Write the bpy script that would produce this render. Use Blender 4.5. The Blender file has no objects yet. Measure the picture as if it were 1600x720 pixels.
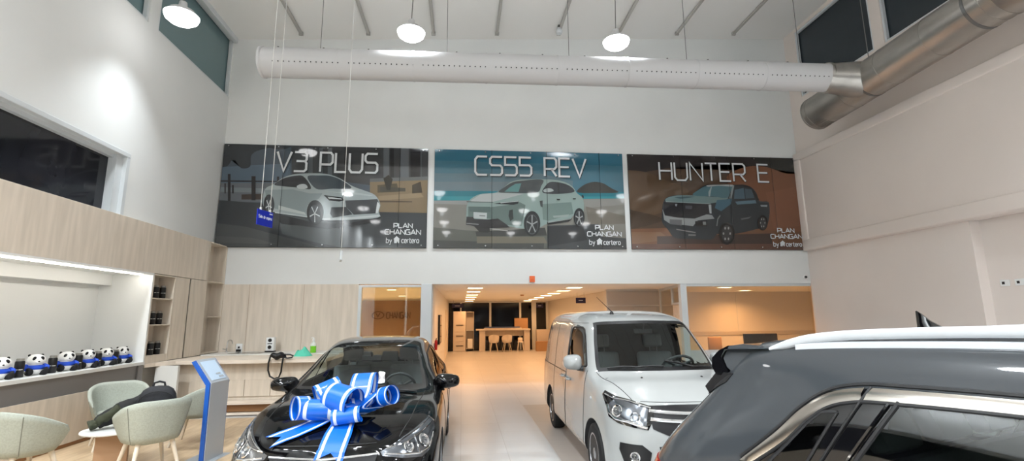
import bpy, bmesh, math, random
import numpy as np
from mathutils import Vector, Matrix
from mathutils.bvhtree import BVHTree

S = bpy.context.scene
COL = S.collection
rnd = random.Random(7)

# ---------------------------------------------------------------- camera, world, exposure
EYE = 1.75
FPX = 763.24
YAW, PITCH, ROLL = 0.10214, 0.17372, -0.008614

def cam_axes():
    cy, sy, cp, sp = math.cos(YAW), math.sin(YAW), math.cos(PITCH), math.sin(PITCH)
    f = Vector((sy*cp, cy*cp, sp)); r = Vector((cy, -sy, 0)); u = r.cross(f)
    cr, sr = math.cos(ROLL), math.sin(ROLL)
    return cr*r + sr*u, -sr*r + cr*u, f
CR, CU, CF = cam_axes()
cam = bpy.data.cameras.new('camera'); cam_ob = bpy.data.objects.new('camera', cam); COL.objects.link(cam_ob)
cam.sensor_fit = 'HORIZONTAL'; cam.sensor_width = 36.0; cam.lens = 36.0*FPX/1600.0
cam.clip_start = 0.05; cam.clip_end = 200
mw = Matrix((CR, CU, -CF)).transposed().to_4x4(); mw.translation = (0, 0, EYE)
cam_ob.matrix_world = mw
S.camera = cam_ob

def ray(px, py):
    px, py = float(px), float(py)
    return (px-800)/FPX*CR - (py-360)/FPX*CU + CF
def onY(px, py, y): d = ray(px, py); return Vector((0, 0, EYE)) + d*(y/d.y)
def onX(px, py, x): d = ray(px, py); return Vector((0, 0, EYE)) + d*(x/d.x)
def onZ(px, py, z): d = ray(px, py); return Vector((0, 0, EYE)) + d*((z-EYE)/d.z)

S.view_settings.view_transform = 'Standard'
S.view_settings.look = 'None'
S.view_settings.gamma = 1.0
S.view_settings.use_curve_mapping = False
S.view_settings.exposure = 0.18

W = bpy.data.worlds.new('night'); S.world = W; W.use_nodes = True
W.node_tree.nodes['Background'].inputs[0].default_value = (0.010, 0.013, 0.020, 1)
W.node_tree.nodes['Background'].inputs[1].default_value = 1.0

LAMP_W = 128.0          # each high-bay lamp of the hall
WARM_W = 22.0           # each warm downlight of the back area
LAMP_SPREAD = 122
GLOW_W = 1.5           # light the drop lens throws sideways and up
HALL_COL = (0.92, 0.98, 1.02)
WARM_COL = (1.0, 0.47, 0.18)

# ---------------------------------------------------------------- helpers
def lin(c):
    return tuple((v/255/12.92 if v/255 <= .04045 else ((v/255+.055)/1.055)**2.4) for v in c)

MATS = {}
def mat(name, rgb, rough=.5, metal=0., coat=0., emis=0., trans=0., ior=1.45, spec=None, alpha=1.):
    m = bpy.data.materials.new(name); m.use_nodes = True
    b = m.node_tree.nodes['Principled BSDF']
    c = lin(rgb)
    b.inputs['Base Color'].default_value = (*c, 1)
    b.inputs['Roughness'].default_value = rough
    b.inputs['Metallic'].default_value = metal
    b.inputs['Coat Weight'].default_value = coat
    b.inputs['Coat Roughness'].default_value = .03
    b.inputs['IOR'].default_value = ior
    if spec is not None: b.inputs['Specular IOR Level'].default_value = spec
    if emis:
        b.inputs['Emission Color'].default_value = (*c, 1); b.inputs['Emission Strength'].default_value = emis
    if trans: b.inputs['Transmission Weight'].default_value = trans
    MATS[name] = m
    return m

def nodes(m): return m.node_tree.nodes, m.node_tree.links, m.node_tree.nodes['Principled BSDF']

def noise_tint(m, a, b, scale=(1, 1, 1), nscale=4, detail=6, lo=.35, hi=.65, bump=0, coord='Object'):
    """mottle between two colours with a stretched noise (wood grain, plaster, cloth)"""
    n, l, p = nodes(m)
    tc = n.new('ShaderNodeTexCoord'); mp = n.new('ShaderNodeMapping'); mp.inputs['Scale'].default_value = scale
    ns = n.new('ShaderNodeTexNoise'); ns.inputs['Scale'].default_value = nscale; ns.inputs['Detail'].default_value = detail
    cr = n.new('ShaderNodeValToRGB')
    cr.color_ramp.elements[0].position = lo; cr.color_ramp.elements[1].position = hi
    cr.color_ramp.elements[0].color = (*lin(a), 1); cr.color_ramp.elements[1].color = (*lin(b), 1)
    l.new(tc.outputs[coord], mp.inputs[0]); l.new(mp.outputs[0], ns.inputs['Vector'])
    l.new(ns.outputs[0], cr.inputs[0]); l.new(cr.outputs[0], p.inputs['Base Color'])
    if bump:
        bp = n.new('ShaderNodeBump'); bp.inputs['Strength'].default_value = bump; bp.inputs['Distance'].default_value = .002
        l.new(ns.outputs[0], bp.inputs['Height']); l.new(bp.outputs[0], p.inputs['Normal'])
    return m

def clear_glass(name, rgb, gloss=.12, tint=None):
    """thin pane: see-through with a mirror-like coat; works on single surfaces"""
    m = bpy.data.materials.new(name); m.use_nodes = True
    n, l = m.node_tree.nodes, m.node_tree.links
    n.clear()
    out = n.new('ShaderNodeOutputMaterial'); mix = n.new('ShaderNodeMixShader')
    tr = n.new('ShaderNodeBsdfTransparent'); gl = n.new('ShaderNodeBsdfGlossy')
    tr.inputs[0].default_value = (*lin(rgb), 1); gl.inputs[0].default_value = (1, 1, 1, 1); gl.inputs['Roughness'].default_value = .02
    fr = n.new('ShaderNodeFresnel'); fr.inputs['IOR'].default_value = 1.5
    mul = n.new('ShaderNodeMath'); mul.operation = 'MULTIPLY'; mul.inputs[1].default_value = gloss/.04; mul.use_clamp = True
    geo = n.new('ShaderNodeNewGeometry')
    l.new(fr.outputs[0], mul.inputs[0]); l.new(mul.outputs[0], mix.inputs[0])
    l.new(tr.outputs[0], mix.inputs[1]); l.new(gl.outputs[0], mix.inputs[2]); l.new(mix.outputs[0], out.inputs[0])
    # a pane is one surface: take the air side index on both of its faces
    mm = n.new('ShaderNodeMix'); mm.data_type = 'FLOAT'
    l.new(geo.outputs['Backfacing'], mm.inputs[0]); mm.inputs[2].default_value = 1.5; mm.inputs[3].default_value = 1/1.5
    l.new(mm.outputs[0], fr.inputs['IOR'])
    MATS[name] = m
    return m

class MB:
    def __init__(s): s.V = []; s.F = []; s.M = []
    def add(s, vs, fs, m=0):
        o = len(s.V); s.V += [tuple(v) for v in vs]
        for f in fs: s.F.append(tuple(i+o for i in f)); s.M.append(m)
        return s
    def addbm(s, bm, m=0):
        bm.verts.ensure_lookup_table(); bm.verts.index_update()
        s.add([v.co for v in bm.verts], [[v.index for v in f.verts] for f in bm.faces], m); bm.free(); return s
    def box(s, a, b, m=0, bev=0, mtx=None, seg=1):
        bm = bmesh.new(); bmesh.ops.create_cube(bm, size=1)
        for v in bm.verts:
            v.co = Vector(((a[i]+b[i])/2 + v.co[i]*(b[i]-a[i]) for i in range(3)))
        if bev: bmesh.ops.bevel(bm, geom=bm.edges[:], offset=bev, segments=seg, profile=.5, affect='EDGES')
        if mtx is not None: bmesh.ops.transform(bm, matrix=mtx, verts=bm.verts)
        return s.addbm(bm, m)
    def tube(s, pts, r, m=0, n=8, cap=True):
        pts = [Vector(p) for p in pts]; rs = r if isinstance(r, (list, tuple)) else [r]*len(pts)
        t0 = (pts[1]-pts[0]).normalized(); up = Vector((0, 0, 1)) if abs(t0.z) < .9 else Vector((1, 0, 0))
        x = t0.cross(up).normalized(); vs = []
        for i, p in enumerate(pts):
            t = (pts[min(i+1, len(pts)-1)]-pts[max(i-1, 0)]).normalized()
            x = (x - t*x.dot(t)).normalized(); y = t.cross(x)
            for k in range(n):
                a = 2*math.pi*k/n; vs.append(p + (x*math.cos(a)+y*math.sin(a))*rs[i])
        fs = [(i*n+k, i*n+(k+1) % n, (i+1)*n+(k+1) % n, (i+1)*n+k) for i in range(len(pts)-1) for k in range(n)]
        if cap: fs += [tuple(range(n))[::-1], tuple((len(pts)-1)*n+k for k in range(n))]
        return s.add(vs, fs, m)
    def lathe(s, prof, m=0, n=24, o=(0, 0, 0), axis='Z', arc=None):
        vs = []; o = Vector(o)
        for r, h in prof:
            for k in range(n):
                a = 2*math.pi*k/n; c, d = r*math.cos(a), r*math.sin(a)
                vs.append(o + Vector({'Z': (c, d, h), 'X': (h, c, d), 'Y': (d, h, c)}[axis]))
        fs = [(i*n+k, i*n+(k+1) % n, (i+1)*n+(k+1) % n, (i+1)*n+k) for i in range(len(prof)-1) for k in range(n)]
        if prof[0][0] > 1e-6: fs.append(tuple(range(n))[::-1])
        if prof[-1][0] > 1e-6: fs.append(tuple((len(prof)-1)*n+k for k in range(n)))
        return s.add(vs, fs, m)
    def prism(s, poly, d, m=0):
        """planar polygon (3D points) pushed along the vector d"""
        n = len(poly); d = Vector(d); P = [Vector(p) for p in poly]
        return s.add(P+[p+d for p in P], [tuple(range(n))[::-1], tuple(range(n, 2*n))] +
                     [(i, (i+1) % n, n+(i+1) % n, n+i) for i in range(n)], m)
    def grid(s, P, m=0, closed=False):
        """P[i][j] grid of points"""
        a, b = len(P), len(P[0])
        vs = [p for r in P for p in r]
        fs = [(i*b+j, i*b+(j+1) % b, (i+1)*b+(j+1) % b, (i+1)*b+j) for i in range(a-1) for j in range(b if closed else b-1)]
        return s.add(vs, fs, m)
    def ball(s, c, r, m=0, seg=20, rings=12, mtx=None):
        bm = bmesh.new(); bmesh.ops.create_uvsphere(bm, u_segments=seg, v_segments=rings, radius=1)
        r = r if isinstance(r, (tuple, list)) else (r, r, r)
        for v in bm.verts: v.co = Vector((v.co.x*r[0], v.co.y*r[1], v.co.z*r[2]))
        if mtx is not None: bmesh.ops.transform(bm, matrix=mtx, verts=bm.verts)
        bmesh.ops.translate(bm, vec=c, verts=bm.verts)
        return s.addbm(bm, m)
    def mesh(s, name, mats, smooth=True, ang=35, fix=True):
        me = bpy.data.meshes.new(name); me.from_pydata(s.V, [], s.F)
        for mm in (mats if isinstance(mats, (list, tuple)) else [mats]): me.materials.append(mm if not isinstance(mm, str) else MATS[mm])
        me.polygons.foreach_set('material_index', s.M)
        if fix:
            bm = bmesh.new(); bm.from_mesh(me); bmesh.ops.recalc_face_normals(bm, faces=bm.faces); bm.to_mesh(me); bm.free()
        if smooth:
            me.polygons.foreach_set('use_smooth', [True]*len(me.polygons)); me.set_sharp_from_angle(angle=math.radians(ang))
        me.update(); return me
    def build(s, name, mats, parent=None, smooth=True, ang=35, fix=True):
        o = bpy.data.objects.new(name, s.mesh(name, mats, smooth, ang, fix)); COL.objects.link(o)
        if parent is not None: o.parent = parent
        return o

def thing(name, label, cat, loc=(0, 0, 0), rz=0, group=None):
    o = bpy.data.objects.new(name, None); COL.objects.link(o); o.empty_display_size = .1
    o.location = loc; o.rotation_euler = (0, 0, rz); return tag(o, label, cat, group)
def tag(o, label, cat, group=None):
    o['label'] = label; o['category'] = cat
    if group: o['group'] = group
    return o
def struct(o): o['kind'] = 'structure'; return o
def dup(root, loc, rz, label, group=None):
    r = root.copy(); COL.objects.link(r); r.location = loc; r.rotation_euler = (0, 0, rz); r['label'] = label
    if group: r['group'] = group
    for ch in list(root.children):
        c = ch.copy(); COL.objects.link(c); c.parent = r
        for g in list(ch.children):
            d = g.copy(); COL.objects.link(d); d.parent = c
    return r

# ---------------------------------------------------------------- common materials
mat('white_wall', (206, 208, 207), .75)
noise_tint(MATS['white_wall'], (221, 223, 222), (226, 228, 227), nscale=.8, lo=.3, hi=.7)
mat('beige_wall', (196, 191, 185), .7)
noise_tint(MATS['beige_wall'], (224, 214, 207), (229, 219, 212), nscale=.7, lo=.3, hi=.7)
mat('ceiling_white', (236, 236, 234), .8)
mat('wood_panel', (190, 169, 146), .45)
noise_tint(MATS['wood_panel'], (205, 194, 179), (225, 213, 198), scale=(5, 5, .5), nscale=2.2, detail=8, lo=.3, hi=.72)
mat('wood_pale', (214, 196, 176), .4)
noise_tint(MATS['wood_pale'], (220, 206, 190), (234, 221, 206), scale=(1, 6, 6), nscale=2.0, lo=.3, hi=.7)
mat('wood_brown', (150, 108, 70), .5)
mat('white_lacquer', (225, 226, 224), .35)
mat('grey_band', (122, 120, 121), .4)
mat('frame_grey', (208, 213, 216), .4, .1)
mat('steel', (178, 180, 182), .22, 1.)
mat('chrome', (225, 226, 228), .06, 1.)
mat('dark_void', (20, 21, 24), .9)
mat('black_plastic', (18, 18, 20), .35)
mat('rubber', (16, 16, 17), .75)
mat('white_plastic', (232, 233, 232), .3)
mat('black_gloss', (8, 8, 10), .06, coat=1)
mat('steel_cable', (120, 120, 120), .4, .8)
clear_glass('pane', (225, 235, 232), .06)
# ================================================================ THE HALL
D = 11.94; XL = -5.76; XR = 9.05; YB = -9.0; XC = -5.46
def zc(x): return 8.68 + .054*(x+5.76)          # the ceiling rises towards the right
PRIMZ = 2.53                                     # ceiling of the low area beyond the hall

# floor: pale polished tile, a laminate zone by the lounge
def tile_mat(name, a, joint, size, rough):
    m = mat(name, a, rough, spec=.5)
    n, l, p = nodes(m)
    tc = n.new('ShaderNodeTexCoord'); br = n.new('ShaderNodeTexBrick'); br.offset = 0
    br.inputs['Color1'].default_value = (*lin(a), 1); br.inputs['Color2'].default_value = (*lin([v-5 for v in a]), 1)
    br.inputs['Mortar'].default_value = (*lin(joint), 1); br.inputs['Scale'].default_value = 1
    br.inputs['Mortar Size'].default_value = .004; br.inputs['Brick Width'].default_value = size; br.inputs['Row Height'].default_value = size
    l.new(tc.outputs['Object'], br.inputs['Vector']); l.new(br.outputs['Color'], p.inputs['Base Color'])
    return m
tile_mat('floor_tile', (190, 189, 188), (168, 165, 162), .61, .36)
tile_mat('floor_tile_shade', (170, 160, 152), (150, 140, 132), .61, .36)
mat('laminate', (196, 170, 138), .35)
noise_tint(MATS['laminate'], (178, 152, 121), (208, 184, 152), scale=(6, .6, 1), nscale=2.5, lo=.3, hi=.7)

fl = MB()
fl.add([(XL-.6, YB, 0), (13.2, YB, 0), (13.2, 27.4, 0), (XL-.6, 27.4, 0)], [(0, 1, 2, 3)])
struct(fl.build('floor', 'floor_tile', smooth=False))
lm = MB(); lm.box((XC-.02, -6, 0), (-2.45, 9.6, .006))
struct(lm.build('floor_laminate', 'laminate', smooth=False))
bn = MB(); bn.box((1.23, 1.5, 0), (1.86, 10.15, .003))  # warm strip: reflection and shade by the van, put into the tile colour
struct(bn.build('floor_shade_band', 'floor_tile_shade', smooth=False))

# left wall with the dark interior window and the clerestory
wl = MB(); T = XL-.26
wl.box((T, YB, 0), (XL, D, .98)); wl.box((T, 9.30, .98), (XL, D, 3.44)); wl.box((T, YB, .98), (XL, 1.2, 2.6))
wl.box((T, YB, 2.6), (XL, 9.30, 3.44))
wl.box((T, 8.74, 3.44), (XL, D, 4.57)); wl.box((T, YB, 3.44), (XL, -3, 4.57)); wl.box((T, YB, 4.57), (XL, D, 7.11))
wl.box((T, 11.92, 7.11), (XL, D, 8.74)); wl.box((T, 8.78, 7.11), (XL, 9.06, 8.74)); wl.box((T, 4.6, 7.11), (XL, 4.9, 8.74)); wl.box((T, YB, 7.11), (XL, .4, 8.74))
struct(wl.build('wall_left', 'white_wall', smooth=False))
mat('night_glass', (30, 32, 37), .06, spec=.5)
noise_tint(MATS['night_glass'], (27, 29, 34), (38, 39, 45), nscale=.9)
mat('teal_glass', (104, 130, 134), .12, spec=.6)
w = thing('window_1', 'dark interior window', 'window', (0, 0, 0)); del w['label'], w['category']; struct(w)
g = MB(); g.box((XL-.20, -3, 3.44), (XL-.18, 8.74, 4.57)); g.build('pane', 'night_glass', w, False)
g = MB(); g.box((XL-.24, -3, 4.50), (XL+.02, 8.76, 4.575), bev=.006); g.box((XL-.18, -3, 4.44), (XL-.10, 8.70, 4.50)); g.box((XL-.18, 8.52, 3.44), (XL-.05, 8.68, 4.5)); g.box((XL-.24, 8.68, 3.44), (XL+.015, 8.76, 4.575), bev=.004)
g.build('window_frame', 'frame_grey', w, False)
def clerestory(nm, xg, x0, panes, zb, zt, side):
    w = bpy.data.objects.new(nm, None); COL.objects.link(w); struct(w)
    for a, b in panes:
        g = MB(); g.box((xg-.01, a, zb), (xg+.01, b, zt)); g.build('pane', 'teal_glass' if side < 0 else 'night_teal', w, False)
        f = MB()
        xs = sorted((xg-side*.03, xg-side*.10))   # frame stands on the hall side of the pane
        f.box((xs[0], a, zb), (xs[1], b, zb+.05)); f.box((xs[0], a, zt-.05), (xs[1], b, zt)); f.box((xs[0], a, zb+.05), (xs[1], a+.05, zt-.05)); f.box((xs[0], b-.05, zb+.05), (xs[1], b, zt-.05))
        f.build('window_frame', 'frame_grey', w, False)
    return w
mat('night_teal', (44, 52, 58), .14, spec=.5)
clerestory('window_2', XL-.12, XL, [(9.06, 11.92), (4.9, 8.78), (.4, 4.6)], 7.11, 8.66, -1)

# right wall: recessed lower wall, furred panel, projecting boxed ledge, upper wall with clerestory
wr = MB()
wr.box((9.25, YB, 0), (9.6, D+.3, 6.0))
wr.box((XR, YB, 6.0), (9.6, D+.3, 7.5))
wr.box((XR, 11.50, 7.5), (9.6, D+.3, 9.9)); wr.box((XR, 8.85, 7.5), (9.6, 9.12, 9.9)); wr.box((XR, 4.7, 7.5), (9.6, 5.0, 9.9)); wr.box((XR, YB, 7.5), (9.6, 1.2, 9.9))
wr.box((XR, 1.2, 9.38), (9.6, 11.5, 9.9))
struct(wr.build('wall_right', 'beige_wall', smooth=False))
pn = MB(); pn.box((XR, 7.75, 0), (9.25, D, 3.37))
struct(pn.build('wall_right_panel', 'beige_wall', smooth=False))
ld = MB()
ld.box((8.93, YB, 3.37), (9.25, D, 6.0), bev=.03, seg=3)
# raised rounded border round the blank face
ld.box((8.90, YB, 5.78), (8.96, D-.03, 6.0), bev=.025, seg=3); ld.box((8.90, YB, 3.38), (8.96, D-.03, 3.66), bev=.025, seg=3)
ld.box((8.90, D-.28, 3.6), (8.96, D-.03, 5.85), bev=.025, seg=3)
struct(ld.build('trim_1', 'beige_wall', ang=60))
clerestory('window_3', XR+.12, XR, [(9.12, 11.50), (5.0, 8.85), (1.2, 4.7)], 7.5, 9.38, 1)

# back wall above the opening
wb = MB()
wb.box((XL-.26, D, PRIMZ), (9.6, D+.3, 9.9))
struct(wb.build('wall_back', 'white_wall', smooth=False))
# ceiling: one sloping slab, with battens along it
ce = MB()
ce.prism([(XL-.3, YB, zc(XL-.3)), (9.6, YB, zc(9.6)), (9.6, D+.3, zc(9.6)), (XL-.3, D+.3, zc(XL-.3))], (0, 0, .2))
struct(ce.build('ceiling', 'ceiling_white', smooth=False))
mat('batten_paint', (176, 174, 170), .6)
for k in range(8):
    x = -4.05+1.63*k
    b = MB(); z = zc(x)
    b.box((x-.035, YB+.3, z-.075), (x+.035, D-.35, z-.012), bev=.008)
    b.box((x-.05, D-.36, z-.09), (x+.05, D-.31, z-.005))
    struct(b.build('trim_%d' % (k+2), 'batten_paint'))
hd = MB(); hd.box((XL, 4.9, 8.56), (XL+.10, D-.02, 8.70), bev=.012)
struct(hd.build('trim_10', 'frame_grey'))
# front of the hall behind the camera: night glazing
wf = MB(); wf.box((XL-.3, YB-.3, 0), (9.6, YB, .4)); wf.box((XL-.3, YB-.3, 5.2), (9.6, YB, 9.9))
for k in range(8): wf.box((XL+2.1*k-.05, YB-.2, .4), (XL+2.1*k+.05, YB, 5.2))
struct(wf.build('wall_front', 'white_wall', smooth=False))
g = MB(); g.box((XL, YB-.16, .4), (9.3, YB-.14, 5.2)); struct(g.build('window_4', 'night_glass', smooth=False))

# ================================================================ THE LOW AREA BEYOND
cf = MB(); cf.box((XL-.6, D+.3, PRIMZ), (13.2, 27.4, PRIMZ+.15))
struct(cf.build('ceiling_low', 'white_wall', smooth=False))
mat('office_wall', (214, 209, 203), .6)
mat('passage_wall', (216, 212, 206), .55)
pw = MB(); pw.box((-.86, D+.1, 0), (-.70, 26.4, PRIMZ)); struct(pw.build('wall_passage_left', 'passage_wall', smooth=False))
pw = MB(); pw.box((4.62, 14.75, 0), (4.80, 26.4, PRIMZ)); pw.box((4.36, 14.6, 0), (6.0, 14.75, PRIMZ)); struct(pw.build('wall_passage_right', 'passage_wall', smooth=False))
mat('passage_panel', (186, 178, 170), .5)
pp_ = MB(); pp_.box((4.40, 14.575, 2.06), (6.0, 14.6, PRIMZ-.06)); pp_.box((4.40, 14.585, .0), (6.0, 14.6, 2.02)); struct(pp_.build('trim_11', 'passage_panel', smooth=False))
d1 = MB(); d1.box((5.2, 14.56, 0), (5.9, 14.585, 2.0), bev=.005); o = struct(d1.build('door_1', 'passage_panel', smooth=False))
h = MB(); h.tube([(5.27, 14.53, .95), (5.27, 14.53, 1.1)], .012); h.build('door_handle', 'steel', o)
wo = MB(); wo.box((6.0, 16.5, 0), (12.9, 16.65, PRIMZ)); wo.box((12.9, D+.3, 0), (13.1, 16.65, PRIMZ)); struct(wo.build('wall_office_back', 'office_wall', smooth=False))
wt = MB(); wt.box((6.0, 16.47, 1.04), (12.9, 16.5, 1.17), bev=.006); struct(wt.build('trim_12', 'passage_panel', smooth=False))
wsm = MB(); wsm.box((9.60, 16.49, 1.17), (9.612, 16.5, PRIMZ)); struct(wsm.build('trim_13', 'frame_grey', smooth=False))
# far night glazing
mat('far_night', (14, 15, 20), .08, spec=.5)
w = bpy.data.objects.new('window_5', None); COL.objects.link(w); struct(w)
g = MB(); g.box((-.7, 26.42, 0), (4.62, 26.44, PRIMZ)); g.build('pane', 'far_night', w, False)
f = MB()
for x, hw in ((-.06, .04), (1.50, .05), (3.10, .05), (3.84, .12), (4.56, .06)): f.box((x-hw, 26.3, 0), (x+hw, 26.42, PRIMZ))
f.box((-.7, 26.32, PRIMZ-.06), (4.62, 26.42, PRIMZ)); f.build('window_frame', 'white_wall', w, False)
ew = MB(); ew.box((XL-.6, 26.5, 0), (13.2, 26.7, PRIMZ)); struct(ew.build('wall_far', 'dark_void', smooth=False))
# doors along the left wall of the passage
for k, (a, b) in enumerate(((21.2, 22.1), (23.6, 24.5))):
    d = MB(); d.box((-.705, a-.06, 0), (-.685, b+.06, 2.08)); o = struct(d.build('door_%d' % (k+2), 'wood_pale', smooth=False))
    e = MB(); e.box((-.69, a, 0), (-.672, b, 2.02), bev=.004); e.build('door_leaf', 'wood_panel', o, False)
    h = MB(); h.tube([(-.64, b-.08, 1.0), (-.64, b-.2, 1.0)], .012); h.build('door_handle', 'steel', o)
# room behind the left glass
mat('brown_wall', (176, 150, 128), .6)
rw = MB(); rw.box((XL-.6, 24.0, 0), (-.86, 24.2, PRIMZ)); rw.box((XL-.6, D+.3, 0), (XL-.4, 24, PRIMZ)); struct(rw.build('wall_meeting_room', 'brown_wall', smooth=False))
# wood-veneered wall under the beam at left
ww = MB(); ww.box((XL-.26, D, 0), (-2.44, D+.16, PRIMZ))
struct(ww.build('wall_back_lower', 'wood_panel', smooth=False))
sm = MB()
for x in (-4.9, -3.68): sm.box((x-.002, D-.004, .9), (x+.002, D+.001, PRIMZ))
struct(sm.build('trim_14', 'wood_brown', smooth=False))

# framed glass at the left of the opening
gp = thing('glass_partition', 'framed glass pane beside the passage, brown meeting room behind it', 'glass partition', (0, D, 0))
f = MB(); f.box((-2.44, 0, 0), (-2.37, .12, 2.51)); f.box((-2.37, 0, 2.46), (-.98, .12, 2.51)); f.box((-2.37, 0, 0), (-.98, .12, .08))
f.build('frame', 'frame_grey', gp, False)
f = MB(); f.box((-.98, -.02, 0), (-.72, .14, 2.53), bev=.008); f.build('post', 'frame_grey', gp)
g = MB(); g.box((-2.37, .055, .08), (-.98, .065, 2.46)); g.build('glass_pane', 'pane', gp, False)
# glazed office at the right of the opening
clear_glass('office_pane', (236, 236, 230), .05)
gp = thing('glass_partition', 'wide office glazing with grey post between the white van and the right wall', 'glass partition', (0, D, 0))
f = MB(); f.box((5.50, 0, 0), (5.66, .16, 2.53), bev=.008); f.build('post', 'frame_grey', gp)
f = MB(); f.box((5.66, .02, 2.46), (9.05, .1, 2.53)); f.box((5.66, .02, 0), (9.05, .1, .06)); f.build('rail', 'frame_grey', gp, False)
g = MB(); g.box((5.66, .055, .06), (9.05, .062, 2.46)); g.build('glass_pane', 'office_pane', gp, False)
mat('frosted', (205, 206, 206), .5, spec=.3)
g = MB(); g.box((5.67, .048, .06), (9.04, .054, .88)); g.build('frosted_band', 'frosted', gp, False)
# side glazing of the office along the passage (seen at a slant), with its door
sd = thing('glass_partition', 'slanting office side glazing with a framed door, behind the van roof', 'glass partition', (5.57, D+.16, 0))
a = math.atan2(6.05-5.57, 14.58-(D+.16)); R = Matrix.Rotation(-a, 4, 'Z'); Lg = math.hypot(.48, 14.58-D-.16)
f = MB(); f.box((-.03, 0, PRIMZ-.07), (.03, Lg, PRIMZ), mtx=R); f.box((-.03, Lg-.06, 0), (.03, Lg, PRIMZ-.07), mtx=R)
f.box((-.03, .9, 2.02), (.03, .98, PRIMZ-.07), mtx=R); f.box((-.03, 0, 2.02), (.03, .9, 2.07), mtx=R); f.build('frame', 'frame_grey', sd, False)
g = MB(); g.box((-.005, .98, 0), (.005, Lg-.06, PRIMZ-.07), mtx=R); g.box((-.005, .0, 2.07), (.005, .9, PRIMZ-.07), mtx=R); g.build('glass_pane', 'office_pane', sd, False)
g = MB(); g.box((-.02, .08, .02), (.02, .88, 2.0), mtx=R); g.build('door', 'wood_pale', sd, False)

# ================================================================ LAMPS
mat('lamp_lens', (255, 255, 255), .5, emis=9)
mat('lamp_body', (205, 206, 208), .35, .3)
def area(name, parent, loc, size, watts, col, spread, shape='DISK'):
    l = bpy.data.lights.new(name, 'AREA'); l.shape = shape; l.size = size; l.energy = watts; l.color = col; l.spread = math.radians(spread)
    o = bpy.data.objects.new(name, l); COL.objects.link(o); o.location = loc; o.parent = parent; return o
LAMPS = []
def high_bay(x, y, z, label, k=1.):
    t = thing('pendant_lamp', label, 'lamp', (x, y, z), 0, 'high-bay lamps of the hall')
    b = MB(); b.lathe([(0, .26), (.06, .26), (.07, .16), (.10, .12), (.20, .09), (.245, .03), (.262, .002), (.235, 0), (.22, .04), (0, .05)], n=28); b.build('lamp_shade', 'lamp_body', t)
    b = MB(); b.lathe([(0, -.15), (.11, -.142), (.19, -.115), (.25, -.065), (.272, .0), (.2, .02), (0, .03)], n=28); b.build('lamp_lens', 'lamp_lens', t)
    b = MB(); b.tube([(0, 0, .26), (.02, 0, (zc(x)-z)*.5), (0, 0, zc(x)-z-.01)], .008); b.build('cable', 'steel_cable', t)
    b = MB(); b.lathe([(.05, zc(x)-z-.05), (.05, zc(x)-z-.002)], n=12); b.build('ceiling_cup', 'lamp_body', t)
    area('lamp_light', t, (0, 0, -.175), .42, LAMP_W*k, HALL_COL, LAMP_SPREAD if k == 1 else 155 if k > 1 else 90)
    l = bpy.data.lights.new('lamp_glow', 'POINT'); l.energy = GLOW_W*(1 if k == 1 else .10); l.color = HALL_COL; l.shadow_soft_size = .09
    o = bpy.data.objects.new('lamp_glow', l); COL.objects.link(o); o.location = (0, 0, -.26); o.parent = t
    return t
ROWS = (-4.92, -1.05, 3.12, 7.2)
for j, y in enumerate((9.0, 2.8, -.6, -4.0, -7.4)):
    for i, x in enumerate(ROWS):
        if i == 3 and j == 0: continue
        if j == 0:
            lab = ('glowing high-bay lamp by the left clerestory glass', 'glowing high-bay lamp above the left printed panel, middle of the three in view', 'glowing high-bay lamp hung over the middle printed panel')[i]
        else:
            lab = 'high-bay lamp in %s, %s row towards the front glazing' % (('the row along the left wall', 'the row left of the middle', 'the row right of the middle', 'the row along the right wall')[i], ('second', 'third', 'fourth', 'last')[j-1])
        z = 7.12 if j else (6.97, 7.30, 7.32)[i]
        high_bay(x, y if i or j else 8.3, z, lab, (.22 if j == 0 else 2.0) if i == 0 else 1.)

mat('warm_lens', (255, 226, 176), .5, emis=9)
def downlight(x, y, label, grp, watts=None, s=.20, round_=False):
    t = thing('recessed_downlight', label, 'ceiling light', (x, y, PRIMZ), 0, grp)
    f = MB()
    for a in ((-s-.03, -s-.03, s+.03, -s), (-s-.03, s, s+.03, s+.03), (-s-.03, -s, -s, s), (s, -s, s+.03, s)): f.box((a[0], a[1], -.012), (a[2], a[3], -.001))
    f.build('frame', 'white_plastic', t, False)
    f = MB(); f.box((-s, -s, -.008), (s, s, -.002)); f.build('lens', 'warm_lens', t, False)
    area('downlight_light', t, (0, 0, -.03), s*1.8, watts or WARM_W, WARM_COL, 150, 'SQUARE')
NTH = ('nearest', 'second', 'third', 'fourth', 'fifth', 'sixth', 'farthest')
for k, y in enumerate((13.6, 15.6, 17.8, 20.0, 22.4, 25.0)):
    downlight(.36, y, '%s of the square lights in the left row over the passage' % (NTH[k] if k < 5 else 'farthest').capitalize(), 'left row of passage lights')
for k, y in enumerate((13.5, 15.2, 17.0, 18.8, 20.8, 22.8, 25.0)):
    downlight(3.12+.035*k, y, '%s of the square lights in the right row over the passage' % NTH[k].capitalize(), 'right row of passage lights')
for k, (x, y) in enumerate(((7.6, 13.6), (9.3, 15.4), (11.2, 13.8))):
    downlight(x, y, ('square ceiling light nearest the grey post inside the glazed office', 'ceiling light close to the back wall inside the glazed office', 'ceiling light far right inside the glazed office')[k], 'office ceiling lights', WARM_W*2.6, .17)
for k, (x, y) in enumerate(((-4.6, 20.5), (-2.0, 14.3), (-2.2, 18.5))):
    downlight(x, y, ('ceiling light far left in the brown meeting room behind glass', 'ceiling light nearest the glass in the brown meeting room', 'ceiling light deep in the brown meeting room near the passage')[k], 'meeting room lights', WARM_W*8, .12)
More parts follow.
